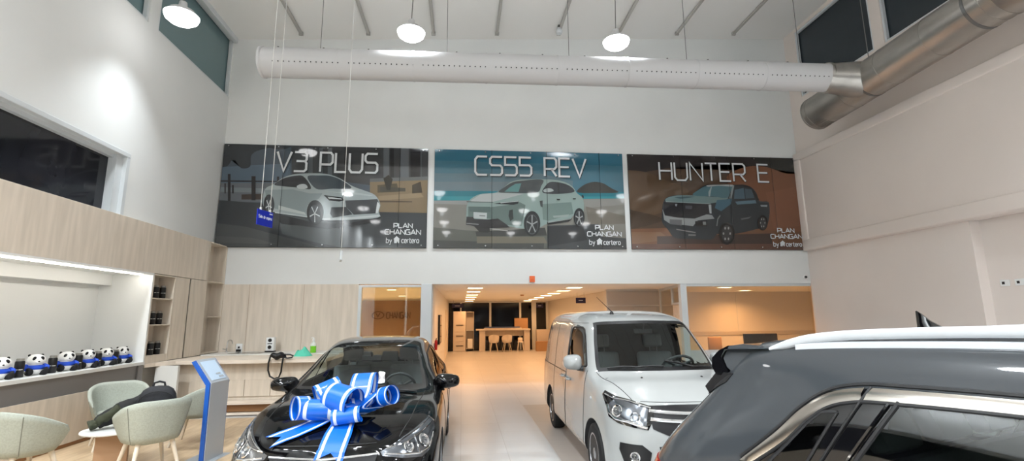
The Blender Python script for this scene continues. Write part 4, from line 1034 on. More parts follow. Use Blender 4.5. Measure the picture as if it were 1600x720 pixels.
# x to the right, y away from the viewer, z up, measured from the knot
loop((-.05, -.05, .185), (1, -.55, -.20), .27, .125)
loop((.09, .14, .27), (1, -.15, .05), .21, .13, .55)
loop((.20, .03, .145), (1, -.35, .42), .22, .07)
loop((.33, -.01, .205), (1, -.75, .30), .13, .082, 1., .0)
loop((-.25, -.04, .105), (1, .12, -.06), .28, .088)
loop((-.40, -.05, .125), (1, .75, -.1), .12, .098, 1., .0)
loop((-.22, .12, .235), (1, .55, .40), .22, .095)
loop((.015, -.15, .07), (1, -.05, .13), .24, .066)
loop((.10, .08, .12), (1, .3, .2), .22, .08)
loop((-.12, .10, .13), (1, -.3, .1), .22, .08)
b = MB(); b.tube([(-.06, -.03, .085), (-.02, -.03, .10), (.03, 0, .10), (.07, .02, .085)], [.03, .05, .05, .03], n=14); b.build('knot', 'ribbon_blue', bow)
def tail(pts, w, tw=.0):
    """pts are picture points on the hood the tail lies along"""
    P = []; N = []
    for i, (x, y) in enumerate(pts):
        h, n = car_hit(x, y, SALOON, SALOON_SHELL); P.append(h-bow_c+n*(.075 if i == 0 else .03 if i == 1 else .012)); N.append(n)
    P = [Vector(v) for v in cr_eval(np.array([tuple(p) for p in P]), 6)]
    wd, ws = [], []
    for i, p in enumerate(P):
        t = (P[min(i+1, len(P)-1)]-P[max(i-1, 0)]).normalized(); n = N[min(i//6, len(N)-1)]
        wd.append(t.cross(n).normalized()); ws.append(w*(.75+.25*min(1, i/8)))
    b = MB(); ribbon(b, P[:-6], ws, wd)
    # swallow-tail end: the last span narrows into two points
    k = len(P)-7; t = P[-1]-P[k]
    for sg in (1, -1):
        c = P[k]; e = wd[k]*sg*ws[k]
        seq = [(0, .305, 1.0), (.305, .41, 1.0), (.41, .5, 1.0)]
        for (a0, a1, _), m in zip(seq, (0, 1, 0)):
            f0, f1 = (a0/.5), (a1/.5)
            b.add([c+e*a0, c+e*a1, c+e*a1+t*f1, c+e*a0+t*f0], [(0, 1, 2, 3)], m)
    b.build('tail', ['ribbon_blue', 'ribbon_white'], bow, ang=60, fix=False)
tail([(542, 652), (505, 660), (462, 676), (440, 684), (418, 693)], .19)
tail([(546, 655), (532, 675), (522, 695), (517, 708), (511, 724)], .22)
# ================================================================ THE LOUNGE
# ---- long wood-veneered wall cabinet with the white display niche
cab = thing('display_cabinet', 'long wood-veneer wall cabinet with a white display niche', 'cabinet', (0, 0, 0))
b = MB(); b.box((XL+.003, 1.2, 2.56), (XC, 11.12, 3.41), bev=.003); b.build('top_panel', 'wood_panel', cab)
for nm, bx in (('wall_niche_sill', [((-6.35, 1.2, .981), (XC+.012, 9.30, 1.03))]), ('wall_niche_top', [((-6.35, 1.2, 2.53), (XC+.004, 9.30, 2.56)), ((-6.32, 1.23, 2.34), (-6.12, 9.27, 2.53))]),
               ('wall_niche_end', [((-6.35, 9.27, 1.03), (XC+.004, 9.30, 2.53))]), ('wall_niche_start', [((-6.35, 1.2, 1.03), (XC, 1.23, 2.53))]), ('wall_niche_back', [((-6.35, 1.23, 1.03), (-6.32, 9.27, 2.53))])):
    b = MB()
    for q in bx: b.box(*q)
    struct(b.build(nm, 'white_lacquer', None, False))
mat('fill_strip', (255, 250, 240), .5, emis=19)  # added glowing strip, put in only to brighten the niche
b = MB(); b.box((-5.62, 1.4, 2.515), (-5.58, 9.2, 2.529)); b.build('fill_strip', 'fill_strip', cab, False)
b = MB(); b.box((XL+.003, 1.2, .72), (XC-.03, 9.18, .98)); b.build('grey_band', 'grey_band', cab, False)
b = MB(); b.box((XL+.003, 9.18, .0), (XC-.004, 9.30, .98)); b.build('corner_post', 'grey_band', cab, False)
b = MB(); b.box((XL+.003, 1.2, .06), (XC, 9.18, .72)); b.build('base_panel', 'wood_panel', cab, False)
b = MB(); b.box((XL+.003, 1.2, 0), (XC-.02, 9.18, .06)); b.build('plinth', 'wood_brown', cab, False)
# ---- bottle shelves, doors and end shelves: units of their own
def open_unit(name, label, y0, y1, z0, z1, shelves, back=XL):
    u = thing(name, label, 'shelves', (0, (y0+y1)/2, 0)); a, c = y0-(y0+y1)/2, y1-(y0+y1)/2
    b = MB(); b.box((back, a, z0), (XC, a+.02, z1)); b.box((back, c-.02, z0), (XC, c, z1)); b.box((back, a+.02, z0), (XC, c-.02, z0+.02)); b.box((back, a+.02, z1-.02), (XC, c-.02, z1)); b.box((back, a+.02, z0+.02), (back+.012, c-.02, z1-.02))
    b.build('carcass', 'wood_panel', u, False)
    for z in shelves:
        b = MB(); b.box((back+.012, a+.02, z-.02), (XC-.006, c-.02, z)); b.build('shelf', 'wood_panel', u, False)
    return u
u = open_unit('bottle_shelf', 'narrow open shelves holding black bottles beside the white niche', 9.31, 9.98, .992, 2.55, (1.12, 1.66, 2.13))
b = MB(); b.box((XC-.02, -.31, 1.013), (XC-.004, .31, 1.098)); b.build('filler_panel', 'wood_panel', u, False)
open_unit('end_shelf', 'tall open corner shelves with no bottles, above the sink counter', 11.14, 11.93, 1.014, 3.41, (1.80, 2.56))
t = thing('cabinet_door_unit', 'narrow wood wall unit with two tall doors and a dark gap', 'cabinet', (0, 0, 0))
b = MB(); b.box((XL+.004, 9.99, .992), (XC-.022, 11.13, 2.555)); b.build('carcass', 'trim_black', t, False)
for a, c in ((9.99, 10.48), (10.535, 11.13)):
    b = MB(); b.box((XC-.02, a, 1.0), (XC, c, 2.55), bev=.002); b.build('door', 'wood_panel', t)

# ---- sink counter: L-shaped bar top on a panelled base
ct = thing('sink_counter', 'long pale wood bar counter with panelled base under the wood wall', 'counter', (0, 0, 0))
b = MB(); b.prism([(XC+.005, 9.32, .925), (XC+.05, 9.55, .925), (-5.22, 9.83, .925), (-2.56, 9.86, .925), (-2.56, 11.93, .925), (XC+.005, 11.93, .925)], (0, 0, .065)); b.build('worktop', 'wood_pale', ct, False)
mat('stone_white', (222, 220, 214), .3); noise_tint(MATS['stone_white'], (206, 204, 199), (232, 231, 227), scale=(.6, 3, 1), nscale=3)
b = MB(); b.box((-5.40, 11.05, .99), (-2.6, 11.92, 1.012), bev=.004); b.build('stone_slab', 'stone_white', ct)
b = MB(); b.box((-5.44, 9.62, 0), (-5.06, 9.68, .925)); b.build('leg_panel', 'white_lacquer', ct, False)
b = MB(); b.box((-5.45, 10.06, .62), (-2.6, 10.12, .925)); b.box((-4.90, 10.04, .66), (-4.892, 10.062, .90)); b.build('upper_panel', 'wood_panel', ct, False)
for k in range(5):
    b = MB(); x = -5.02+.475*k; b.box((x+.004, 10.03, .31), (x+.471, 10.06, .612), bev=.003); b.build('door', 'wood_panel', ct)
b = MB(); b.box((-5.45, 10.06, .1), (-2.6, 10.5, .62)); b.box((-5.45, 10.06, .0), (-2.6, 10.12, .1)); b.build('carcass', 'wood_panel', ct, False)
b = MB(); b.box((-5.3, 9.80, .20), (-2.6, 10.05, .24)); b.box((-5.3, 9.80, .02), (-2.6, 9.84, .06)); b.build('foot_shelf', 'wood_pale', ct, False)
b = MB(); b.box((-5.3, 9.90, .06), (-2.6, 9.93, .20)); b.build('kick_board', 'wood_brown', ct, False)
b = MB(); b.box((-4.96, 11.25, 1.0125), (-4.30, 11.70, 1.018), bev=.003); b.box((-4.82, 11.29, 1.016), (-4.34, 11.66, 1.0195)); b.build('sink', 'steel', ct)

t = thing('sink_tap', 'curved chrome tap at the back of the counter', 'tap', (-5.22, 11.78, 1.013))
b = MB(); b.lathe([(.03, 0), (.03, .012), (.016, .03), (.014, .09)], n=16); b.build('tap_base', 'chrome', t)
b = MB(); b.tube([(0, 0, .05), (.005, 0, .20), (.03, -.01, .255), (.075, -.02, .268), (.12, -.03, .245), (.13, -.032, .19)], .0125, n=10); b.build('spout', 'chrome', t)
b = MB(); b.tube([(-.01, 0, .06), (-.085, 0, .075)], .012, n=10); b.build('lever', 'chrome', t)
t = thing('wall_socket', 'power socket with a black plug on the wood wall near the tap', 'socket', (-5.02, D, 1.07))
b = MB(); b.box((-.07, -.012, -.07), (.07, -.001, .12), bev=.004); b.build('plate', 'white_plastic', t)
b = MB(); b.box((-.05, -.05, -.06), (.05, -.012, -.005), bev=.006); b.box((-.018, -.04, .02), (.018, -.012, .06), bev=.006); b.build('plug', 'black_plastic', t)
t = thing('paper_dispenser', 'white tower dispenser with two black dots on the counter', 'dispenser', (-4.22, 11.62, 1.013))
b = MB(); b.box((-.085, -.07, .03), (.085, .07, .32), bev=.012, seg=2); b.build('body', 'white_plastic', t)
b = MB(); b.box((-.095, -.085, 0), (.095, .08, .03), bev=.005); b.build('base', 'black_plastic', t)
for z in (.26, .11):
    b = MB(); b.lathe([(0, -.082), (.038, -.082), (.04, -.07), (.04, -.06)], n=20, o=(-.0, 0, z), axis='Y'); b.build('knob', 'black_plastic', t)
b = MB(); b.box((-.05, -.074, .175), (.05, -.06, .195), bev=.004); b.build('slot', 'black_plastic', t)
# green cloth, bottle of soap, black belt bag hanging over the edge
mat('cloth_green', (96, 206, 178), .8); mat('soap_green', (120, 205, 40), .15, trans=.0, coat=.6); mat('clear_plastic', (226, 232, 226), .1, coat=.5)
from mathutils import noise
def heap(b, cx, cy, rx, ry, h, seed, rough=.35, m=0, base=0., ang=0., n=26):
    P = []
    for i in range(9):
        f = i/8; row = []
        for k in range(n):
            a = 2*math.pi*k/n
            w = 1+.22*noise.noise(Vector((math.cos(a)*1.7, math.sin(a)*1.7, seed)))
            x, y = rx*(1-f)*w*math.cos(a), ry*(1-f)*w*math.sin(a)
            z = h*(1-(1-f)**2.2)*(1+rough*noise.noise(Vector((x*9+seed, y*9, f*2)))) + (.02*noise.noise(Vector((x*30, y*30, seed))) if 0 < i else 0)
            c, s_ = math.cos(ang), math.sin(ang); row.append((cx+x*c-y*s_, cy+x*s_+y*c, base+max(z, 0)))
        P.append(row)
    b.grid(P, m, True); b.add(P[0], [tuple(range(n))], m)
t = thing('cloth', 'crumpled mint-green cloth at the counter edge', 'cloth', (-3.22, 10.62, .991))
b = MB(); heap(b, 0, 0, .19, .13, .14, 3.1, .8); b.build('fabric', 'cloth_green', t, ang=80)
t = thing('soap_bottle', 'clear pump bottle with green soap beside the mint cloth', 'bottle', (-3.20, 11.25, 1.013))
b = MB(); b.lathe([(0, 0), (.058, 0), (.062, .01), (.062, .14), (0, .14)], n=20); b.build('soap', 'soap_green', t)
b = MB(); b.lathe([(.062, .14), (.062, .17), (.05, .2), (.024, .225), (.022, .25), (0, .25)], n=20); b.build('bottle_top', 'clear_plastic', t)
b = MB(); b.lathe([(.026, .25), (.026, .285), (.012, .29), (.010, .32), (0, .32)], n=14); b.tube([(0, 0, .315), (-.05, -.01, .31)], .009); b.build('pump', 'white_plastic', t)
t = thing('belt_bag', 'black strapped bag hanging over the front edge of the counter', 'bag', (-3.42, 9.82, .992))
b = MB(); P = []
for i, x in enumerate(np.linspace(-.15, .13, 12)):
    f = math.sin(math.pi*(i+.6)/12.2)**.6; P.append([(x, .02+.09*f*math.cos(a), .065+.065*f*math.sin(a)+.015*math.sin(i)) for a in np.linspace(0, 2*math.pi, 17)[:-1]])
b.grid(P, 0, True); b.build('pouch', 'trim_black', t, ang=60)
b = MB(); b.tube([(-.14, .0, .05), (-.155, -.03, -.06), (-.15, -.035, -.19), (-.11, -.035, -.30), (-.03, -.035, -.345), (.05, -.035, -.32), (.085, -.035, -.22), (.09, -.035, -.10), (.10, -.01, .05)], .016, n=8); b.build('strap', 'trim_black', t)
b = MB(); b.tube([(.10, .0, .09), (.22, -.01, .085), (.27, .0, .06), (.25, .0, .03), (.17, -.005, .02), (.10, .0, .04)], .014, n=8); b.build('side_strap', 'trim_black', t)

# ---- panda toys and bottles in the niche
mat('plush_white', (238, 238, 236), .85); mat('plush_black', (18, 18, 20), .85); mat('shirt_blue', (28, 74, 190), .7)
def panda(loc, rz, label):
    t = thing('panda_toy', label, 'toy', loc, rz, 'panda toys in the niche')
    b = MB(); b.ball((0, 0, .085), (.092, .098, .085), 0, 24, 14); b.build('body', 'plush_white', t)
    b = MB(); b.ball((0, 0, .098), (.1, .106, .055), 0, 24, 12); b.tube([(.0, -.09, .12), (.04, -.115, .10), (.075, -.10, .085)], [.032, .03, .026], n=10); b.tube([(.0, .09, .12), (.04, .115, .10), (.075, .10, .085)], [.032, .03, .026], n=10); b.build('shirt', 'shirt_blue', t)
    b = MB(); b.ball((.01, 0, .195), (.085, .098, .08), 0, 26, 16); b.ball((.085, 0, .175), (.022, .03, .022), 0, 14, 8); h = b.build('head', 'plush_white', t)
    for sg in (1, -1):
        b = MB(); b.ball((-.012, sg*.066, .258), (.010, .017, .017), 0, 14, 10); b.build('ear', 'plush_black', h)
        b = MB(); b.ball((.080, sg*.042, .222), (.014, .018, .026), 0, 12, 8, Matrix.Rotation(sg*.5, 4, 'X')); b.build('eye_patch', 'plush_black', h)
        b = MB(); b.ball((.088, sg*.092, .082), (.026, .022, .022), 0, 12, 8); b.build('paw', 'plush_black', t)
        b = MB(); b.tube([(.02, sg*.07, .035), (.085, sg*.078, .034), (.115, sg*.08, .045)], [.036, .034, .034], n=10); b.ball((.122, sg*.08, .05), (.016, .034, .042), 0, 12, 8); b.build('leg', 'plush_black', t)
    b = MB(); b.ball((.107, 0, .182), (.008, .012, .008), 0, 10, 6); b.build('nose', 'plush_black', h)
    return t
PX = -5.68
spots = [(6.85, 'leftmost'), (7.36, 'second from left'), (7.88, 'third from left'), (8.28, 'fourth from left'), (8.68, 'fifth from left'), (9.06, 'rightmost')]
p0 = panda((PX, spots[0][0], 1.03), -.62, 'panda toy in a blue shirt on the niche sill, leftmost of six')
for y, w_ in spots[1:]:
    dup(p0, (PX, y, 1.03), -.62+.1*rnd.random(), 'panda toy in a blue shirt on the niche sill, %s' % w_)
mat('flask_black', (20, 20, 22), .45); mat('flask_lid', (150, 148, 142), .35, .4); mat('mark_white', (225, 225, 222), .5)
def flask(loc, label, group):
    t = thing('insulated_bottle', label, 'bottle', loc, 0, group)
    b = MB(); b.lathe([(0, 0), (.046, 0), (.05, .006), (.05, .19), (.044, .205), (.0, .205)], n=24); b.build('body', 'flask_black', t)
    b = MB(); b.lathe([(.040, .205), (.040, .232), (.034, .238), (0, .238)], n=20); b.build('lid', 'flask_lid', t)
    b = MB(); b.box((.030, -.046, .095), (.0535, -.012, .104)); b.box((-.01, -.054, .095), (.02, -.04, .104)); b.build('mark', 'mark_white', t)
    return t
f0 = flask((-5.66, 7.10, 1.03), 'black bottle standing between the two leftmost panda toys', 'bottles in the niche')
for y, w_ in ((7.62, 'second and third'), (8.085, 'third and fourth'), (8.48, 'fourth and fifth'), (8.87, 'fifth and sixth')):
    dup(f0, (-5.66, y, 1.03), .0, 'black bottle standing between the %s panda toys' % w_)
for z, ys, nm in ((2.13, (9.62, 9.82), 'top'), (1.66, (9.60, 9.80), 'middle'), (1.12, (9.44, 9.64, 9.84), 'bottom')):
    for k, y in enumerate(ys):
        w_ = ('left', 'right')[k] if len(ys) == 2 else ('left', 'middle', 'right')[k]
        dup(f0, (-5.58, y, z), .2, '%s black bottle on the %s level of the narrow shelves' % (w_.capitalize(), nm), 'bottles on the narrow shelves')

# ---- tub chairs
mat('chair_cloth', (156, 160, 150), .75); noise_tint(MATS['chair_cloth'], (152, 157, 147), (162, 167, 157), nscale=60, bump=.04)
mat('leg_wood', (216, 204, 186), .45); mat('seam_dark', (120, 122, 114), .8)
def tub_chair(loc, rz, label):
    t = thing('tub_chair', label, 'chair', loc, rz, 'sage tub chairs')
    n = 49; A0 = math.radians(128)
    def top(a):
        k = abs(a)/A0; return .455+.375*(1-max(0, (k-.22)/.78)**1.5*.62) - (.03 if k > .97 else 0)
    def rad(a, f):
        c = .262+.095*f**.8
        # squarish plan: broad flat back
        q = (abs(math.cos(a))**2.6+abs(math.sin(a))**2.6)**(-1/2.6); return c*q
    P = []
    angs = [A0*(2*i/(n-1)-1) for i in range(n)]
    for a in angs:
        zt = top(a); ring = []
        d = Vector((-math.cos(a), math.sin(a), 0))
        k = abs(a)/A0; th = .045*(1 if k < .93 else .6)
        for f in np.linspace(0, 1, 8): ring.append(d*rad(a, f)+Vector((0, 0, .385+(zt-.385)*f)))
        ring.append(d*(rad(a, 1)-th*.4)+Vector((0, 0, zt+.016))); ring.append(d*(rad(a, 1)-th)+Vector((0, 0, zt)))
        for f in np.linspace(.95, .12, 7): ring.append(d*(rad(a, f)-th-.004)+Vector((0, 0, .385+(zt-.385)*f)))
        ring.append(d*(rad(a, 0)-.06)+Vector((0, 0, .372)))
        P.append(ring)
    b = MB(); b.grid(P, 0, True); b.add(P[0], [tuple(range(len(P[0])))]); b.add(P[-1], [tuple(range(len(P[0])))])
    b.build('shell', 'chair_cloth', t, ang=70)
    b = MB(); Q = []
    for z, s_ in ((.355, .80), (.37, .93), (.40, .985), (.445, .985), (.468, .95), (.478, .80), (.482, 0.001)):
        Q.append([((.248*s_*(math.copysign(abs(math.cos(u))**.75, math.cos(u))))+.025, .245*s_*(math.copysign(abs(math.sin(u))**.75, math.sin(u))), z) for u in np.linspace(0, 2*math.pi, 33)[:-1]])
    b.grid(Q, 0, True); b.add(Q[0], [tuple(range(32))]); b.build('seat', 'chair_cloth', t, ang=70)
    b = MB()
    for sg in (1, -1):
        a = sg*math.radians(56); d = Vector((-math.cos(a), math.sin(a), 0))
        b.tube([d*(rad(a, f)+.001)+Vector((0, 0, .39+(top(a)-.39)*f)) for f in np.linspace(0, .97, 9)], .004, n=6)
    b.build('seam', 'seam_dark', t)
    for sx in (1, -1):
        for sy in (1, -1):
            b = MB(); b.tube([(sx*.165, sy*.165, .375), (sx*.255, sy*.245, 0)], [.026, .015], n=12); b.build('leg', 'leg_wood', t)
    return t
# local +x is where the sitter looks
c0 = tub_chair((-3.58, 6.38, .006), math.radians(138), 'sage tub chair seen from behind, black backpack standing on its seat')
dup(c0, (-4.60, 5.96, .006), math.radians(68), 'sage tub chair at the lower left corner of the view')
dup(c0, (-4.86, 7.82, .006), math.radians(-52), 'sage tub chair facing the viewer behind the jacket and low table')
dup(c0, (-3.80, 7.86, .006), math.radians(190), 'sage tub chair behind the grey information stand')

# ---- low table, jacket, backpack
mat('wood_base', (172, 136, 104), .5)
t = thing('side_table', 'low round white table on a wood box base between the chairs', 'table', (-4.20, 6.74, .006))
b = MB(); b.lathe([(0, .405), (.305, .405), (.328, .412), (.333, .425), (.328, .437), (0, .44)], n=48); b.build('tabletop', 'white_lacquer', t)
b = MB(); b.box((-.16, -.16, 0), (.16, .16, .405), bev=.006, mtx=Matrix.Rotation(.5, 4, 'Z')); b.build('base', 'wood_base', t)
mat('jacket_black', (24, 25, 27), .8); mat('jacket_olive', (52, 56, 40), .8); mat('lining_grey', (150, 152, 152), .7)
t = thing('jacket', 'crumpled black jacket with an olive sleeve on the low white table', 'jacket', (-4.08, 6.80, .447)); t.scale = (1.2, 1.2, 1.25)
def crumple(b, pts, rs, m=0, n=16, seed=0.):
    P = []
    pts = [Vector(p) for p in pts]
    for i, p in enumerate(pts):
        tng = (pts[min(i+1, len(pts)-1)]-pts[max(i-1, 0)]).normalized(); x = tng.cross(Vector((0, 0, 1))).normalized(); y = x.cross(tng)
        row = []
        for k in range(n):
            a = 2*math.pi*k/n; r = rs[i]*(1+.30*noise.noise(Vector((math.cos(a)*1.6, math.sin(a)*1.6, i*.55+seed))))
            v = p + x*math.cos(a)*r + y*math.sin(a)*r*.7; v.z = max(v.z, .0); row.append(v)
        P.append(row)
    b.grid(P, m, True); b.add(P[0], [tuple(range(n))], m); b.add(P[-1], [tuple(range(n))], m)
def polyl(pts, k): return [Vector(p) for p in cr_eval(np.array(pts, float), k)]
L_ = polyl([(-.24, -.10, .06), (-.12, -.03, .14), (.0, .05, .21), (.14, .12, .27), (.30, .20, .27)], 5)
b = MB(); crumple(b, L_, [.05+.055*math.sin(math.pi*min(1, (i+4)/len(L_))) for i in range(len(L_))], 0, 18, 1.3); b.build('body', 'jacket_black', t, ang=80)
L_ = polyl([(-.27, -.17, .045), (-.22, -.13, .07), (-.14, -.12, .12), (-.05, -.08, .20)], 5)
b = MB(); crumple(b, L_, [.062]*len(L_), 0, 16, 4.7); b.build('sleeve', 'jacket_olive', t, ang=80)
L_ = polyl([(-.05, -.08, .09), (.04, -.05, .11), (.14, .0, .13), (.22, .06, .12)], 5)
b = MB(); crumple(b, L_, [.09, .095]+[.10]*(len(L_)-2), 0, 16, 7.1); b.build('lining', 'lining_grey', t, ang=80)
mat('pack_black', (22, 23, 28), .7); noise_tint(MATS['pack_black'], (19, 20, 24), (29, 30, 36), nscale=20)
t = thing('backpack', 'black backpack with a top handle standing on the chair seat', 'backpack', (-3.58, 6.44, .488), math.radians(24))
b = MB(); P = []
for z, s_, sy in ((0, .80, .85), (.02, .93, .97), (.15, 1.0, 1.0), (.28, .98, .95), (.38, .90, .84), (.44, .74, .66), (.475, .48, .42), (.485, .05, .05)):
    P.append([(.20*s_*math.copysign(abs(math.cos(u))**.55, math.cos(u)), .11*sy*math.copysign(abs(math.sin(u))**.6, math.sin(u)), z) for u in np.linspace(0, 2*math.pi, 37)[:-1]])
b.grid(P, 0, True); b.add(P[0], [tuple(range(36))]); b.build('main_bag', 'pack_black', t, ang=70)
b = MB(); b.box((-.145, -.165, .03), (.145, -.09, .27), bev=.035, seg=3); b.build('front_pocket', 'pack_black', t)
b = MB(); b.tube([(-.06, .03, .47), (-.05, .03, .515), (.0, .03, .53), (.05, .03, .515), (.06, .03, .47)], .012); b.build('handle', 'pack_black', t)
b = MB(); b.tube([(.175*math.cos(u), -.098-.012*math.sin(u), .30+.13*math.sin(u)) for u in np.linspace(-.2, math.pi+.2, 22)], .005, n=6); b.build('zip', 'jacket_black', t)
for sg in (1, -1):
    b = MB(); b.tube([(sg*.09, .10, .42), (sg*.10, .15, .34), (sg*.11, .145, .2), (sg*.13, .10, .05)], .018, n=8); b.build('strap', 'pack_black', t)

# ---- information stand
mat('stand_silver', (176, 183, 190), .4, .15); mat('stand_blue', (26, 86, 176), .4); mat('screen_pale', (196, 216, 236), .3)
kb = Vector((-3.135, 6.727, 0)); kr = Vector((-3.102, 7.172, 0)); wv = (kr-kb).normalized(); kw = (kr-kb).length
st_ = thing('information_stand', 'silver and blue information stand with a tilted top left of the black car', 'stand', tuple((kb+kr)/2), math.atan2(wv.y, wv.x))
# local x along its width, local y towards its back
prof = [(0, 0), (0, .95), (.215, 1.235), (.258, 1.216), (.052, .93), (.052, 0)]
b = MB(); b.prism([(-kw/2+.02, y, z) for y, z in prof], (kw-.04, 0, 0)); b.build('body', 'stand_silver', st_, False)
for sg in (1, -1):
    b = MB(); x0 = -kw/2 if sg < 0 else kw/2-.02
    b.prism([(x0, y, z) for y, z in [(.008, 0), (.008, .948), (.218, 1.230), (.262, 1.211), (.058, .925), (.058, 0)]], (.02, 0, 0)); b.build('side_cover', 'stand_blue', st_, False)
nv = Vector((0, -.285, .215)).normalized()
def slope(x, f, o): return Vector((x, .215*f, .95+.285*f)) + Vector((0, -.797, .604))*o
b = MB(); b.prism([slope(-.16, .10, .001), slope(.16, .10, .001), slope(.16, .90, .001), slope(-.16, .90, .001)], Vector((0, -.797, .604))*.004); sc = b.build('screen', 'screen_pale', st_, False)
b = MB(); b.prism([slope(.03, .16, .006), slope(.13, .16, .006), slope(.13, .24, .006), slope(.03, .24, .006)], Vector((0, -.797, .604))*.002); b.prism([slope(.0, .30, .006), slope(.10, .30, .006), slope(.10, .36, .006), slope(.0, .36, .006)], Vector((0, -.797, .604))*.002); b.build('screen_button', 'stand_silver', sc, False)
b = MB(); b.box((-.26, -.08, 0), (.26, .30, .012), bev=.004); b.build('foot_plate', 'stand_silver', st_)
# ================================================================ DUCTS
mat('duct_fabric', (196, 196, 197), .75); mat('duct_metal', (172, 168, 162), .30, .92)
noise_tint(MATS['duct_metal'], (160, 156, 150), (182, 178, 172), scale=(1, .4, 1), nscale=3)
def cyl_frame(a, b):
    a, b = Vector(a), Vector(b); t = (b-a).normalized(); x = Vector((0, 0, 1)); x = (x-t*x.dot(t)).normalized(); return a, b, t, x, t.cross(x)
def tube2(mb, a, b, r0, r1, m=0, n=40, cap=False):
    a, b, t, x, y = cyl_frame(a, b)
    mb.grid([[p+(x*math.cos(2*math.pi*k/n)+y*math.sin(2*math.pi*k/n))*r for k in range(n)] for p, r in ((a, r0), (b, r1))], m, True)
def ring(mb, p, t, r, w=.02, h=.012, m=0, n=40):
    p, t = Vector(p), Vector(t).normalized(); x = Vector((0, 0, 1)); x = (x-t*x.dot(t)).normalized(); y = t.cross(x)
    mb.grid([[p+t*o+(x*math.cos(2*math.pi*k/n)+y*math.sin(2*math.pi*k/n))*(r+d) for k in range(n)] for o, d in ((-w, -.004), (-w, h), (w, h), (w, -.004))], m, True)
a, e = Vector((-3.84, 9.13, 6.60)), Vector((7.55, 8.80, 6.60)); R0 = .285
td = (e-a).normalized()
cd = thing('air_duct', 'long pale perforated air duct spanning the hall above the printed panels', 'duct', tuple(a))
rel = lambda p: Vector(p)-a
b = MB(); tube2(b, (0, 0, 0), rel(e), R0, R0)
for k in range(9): ring(b, rel(a+td*(.02+1.42*k)), td, R0, .014, .008)
# row of small nozzles facing the floor of the hall
nn_ = Vector((0, -.90, -.36)).normalized(); nn_ = (nn_-td*nn_.dot(td)).normalized(); s_ = td.cross(nn_)
for k in range(112):
    if k % 14 == 13: continue
    c = td*(.28+.0995*k)+nn_*R0
    n = 8
    for r0, r1, h0, h1, m in ((.020, .012, .000, .008, 0), (.012, .0005, .0075, .003, 1)):
        b.grid([[c+(td*math.cos(2*math.pi*j/n)+s_*math.sin(2*math.pi*j/n))*r+nn_*h for j in range(n)] for r, h in ((r0, h0), (r1, h1))], m, True)
b.build('duct', ['duct_fabric', 'dark_void'], cd, ang=50)
b = MB(); n = 40; P = []
for d, r in ((-.10, .0), (-.095, .10), (-.07, .19), (-.03, .26), (.0, R0)):
    x = Vector((0, 0, 1)); y = td.cross(x); P.append([td*d+(x*math.cos(2*math.pi*k/n)+y*math.sin(2*math.pi*k/n))*r for k in range(n)])
b.grid(P, 0, True); ring(b, (0, 0, 0), td, R0, .02, .014); b.build('end_cap', 'duct_fabric', cd)
b = MB(); b.tube([Vector((0, 0, R0+.03)), rel(e)+Vector((0, 0, R0+.03))], .010, n=6); b.build('rail_cable', 'steel_cable', cd)
for k in range(14):
    p = td*(.25+.86*k); b = MB(); b.box((p.x-.014, p.y-.014, p.z+R0-.01), (p.x+.014, p.y+.014, p.z+R0+.055)); b.build('clip', 'steel_cable', cd)
for k in range(5):
    p = td*(1.05+2.45*k); b = MB(); zt = zc(a.x+p.x)-a.z
    b.tube([(p.x, p.y, R0+.03), (p.x, p.y, zt-.005)], .006, n=6); b.build('hanger_wire', 'steel_cable', cd)

a2 = Vector((8.28, 10.1, 6.40))
md = thing('metal_duct', 'round shiny metal duct running along the right wall below the clerestory', 'duct', tuple(a2))
b = MB(); pts = [(10.12, .0), (9.45, .39), (8.2, .39), (6.9, .39), (5.6, .39), (4.4, .39), (3.2, .39)]
far = Vector((8.28, 10.1, 6.40)); near = Vector((8.28, 5.95, 6.60)); t2 = (near-far).normalized(); Rm = .39
tube2(b, far-a2, near-a2, Rm, Rm)
for y in np.linspace(.12, 4.0, 5): ring(b, t2*y, t2, Rm, .012, .006)
# lock seam along each length
x = Vector((0, 0, 1)); x = (x-t2*x.dot(t2)).normalized(); yv = t2.cross(x)
for an in (200, 250): 
    q = x*math.cos(math.radians(an))+yv*math.sin(math.radians(an)); b.tube([q*Rm+t2*.1, q*Rm+t2*4.1], .006, n=5)
b.build('duct', 'duct_metal', md, ang=50)
b = MB(); P = []
for d, r in ((-.14, .0), (-.135, .13), (-.11, .25), (-.06, .345), (.0, Rm)): P.append([t2*d+(x*math.cos(2*math.pi*k/40)+yv*math.sin(2*math.pi*k/40))*r for k in range(40)])
b.grid(P, 0, True); ring(b, (0, 0, 0), t2, Rm, .015, .010)
for k in range(6):
    an = math.radians(150+9*k); q = x*math.cos(an)+yv*math.sin(an); b.tube([q*(Rm+.004)+t2*.12, q*(Rm+.004)+t2*.42], .007, n=5)
b.build('end_cap', 'duct_metal', md, ang=50)
b = MB(); c0_ = e; c1_ = Vector((8.16, 8.62, 6.49))
tube2(b, c0_-a2, c1_-a2, R0+.012, Rm-.015); ring(b, c0_-a2, td, R0+.01, .03, .014); b.build('branch', 'duct_metal', md, ang=50)
b = MB(); tube2(b, near-a2, near+t2*.5-a2, Rm, .56); tube2(b, near+t2*.5-a2, near+t2*6.0-a2, .56, .56); ring(b, near+t2*.5-a2, t2, .56, .02, .012); ring(b, near-a2, t2, Rm, .02, .012); b.build('reducer', 'duct_metal', md, ang=50)
for k, y in enumerate((1.6, 3.8)):
    b = MB(); p = t2*y; b.tube([p+Vector((0, 0, Rm)), Vector((p.x, p.y, zc(8.3)-a2.z-.005))], .008, n=6); ring(b, p, t2, Rm, .025, .006); b.build('hanger', 'steel_cable', md)

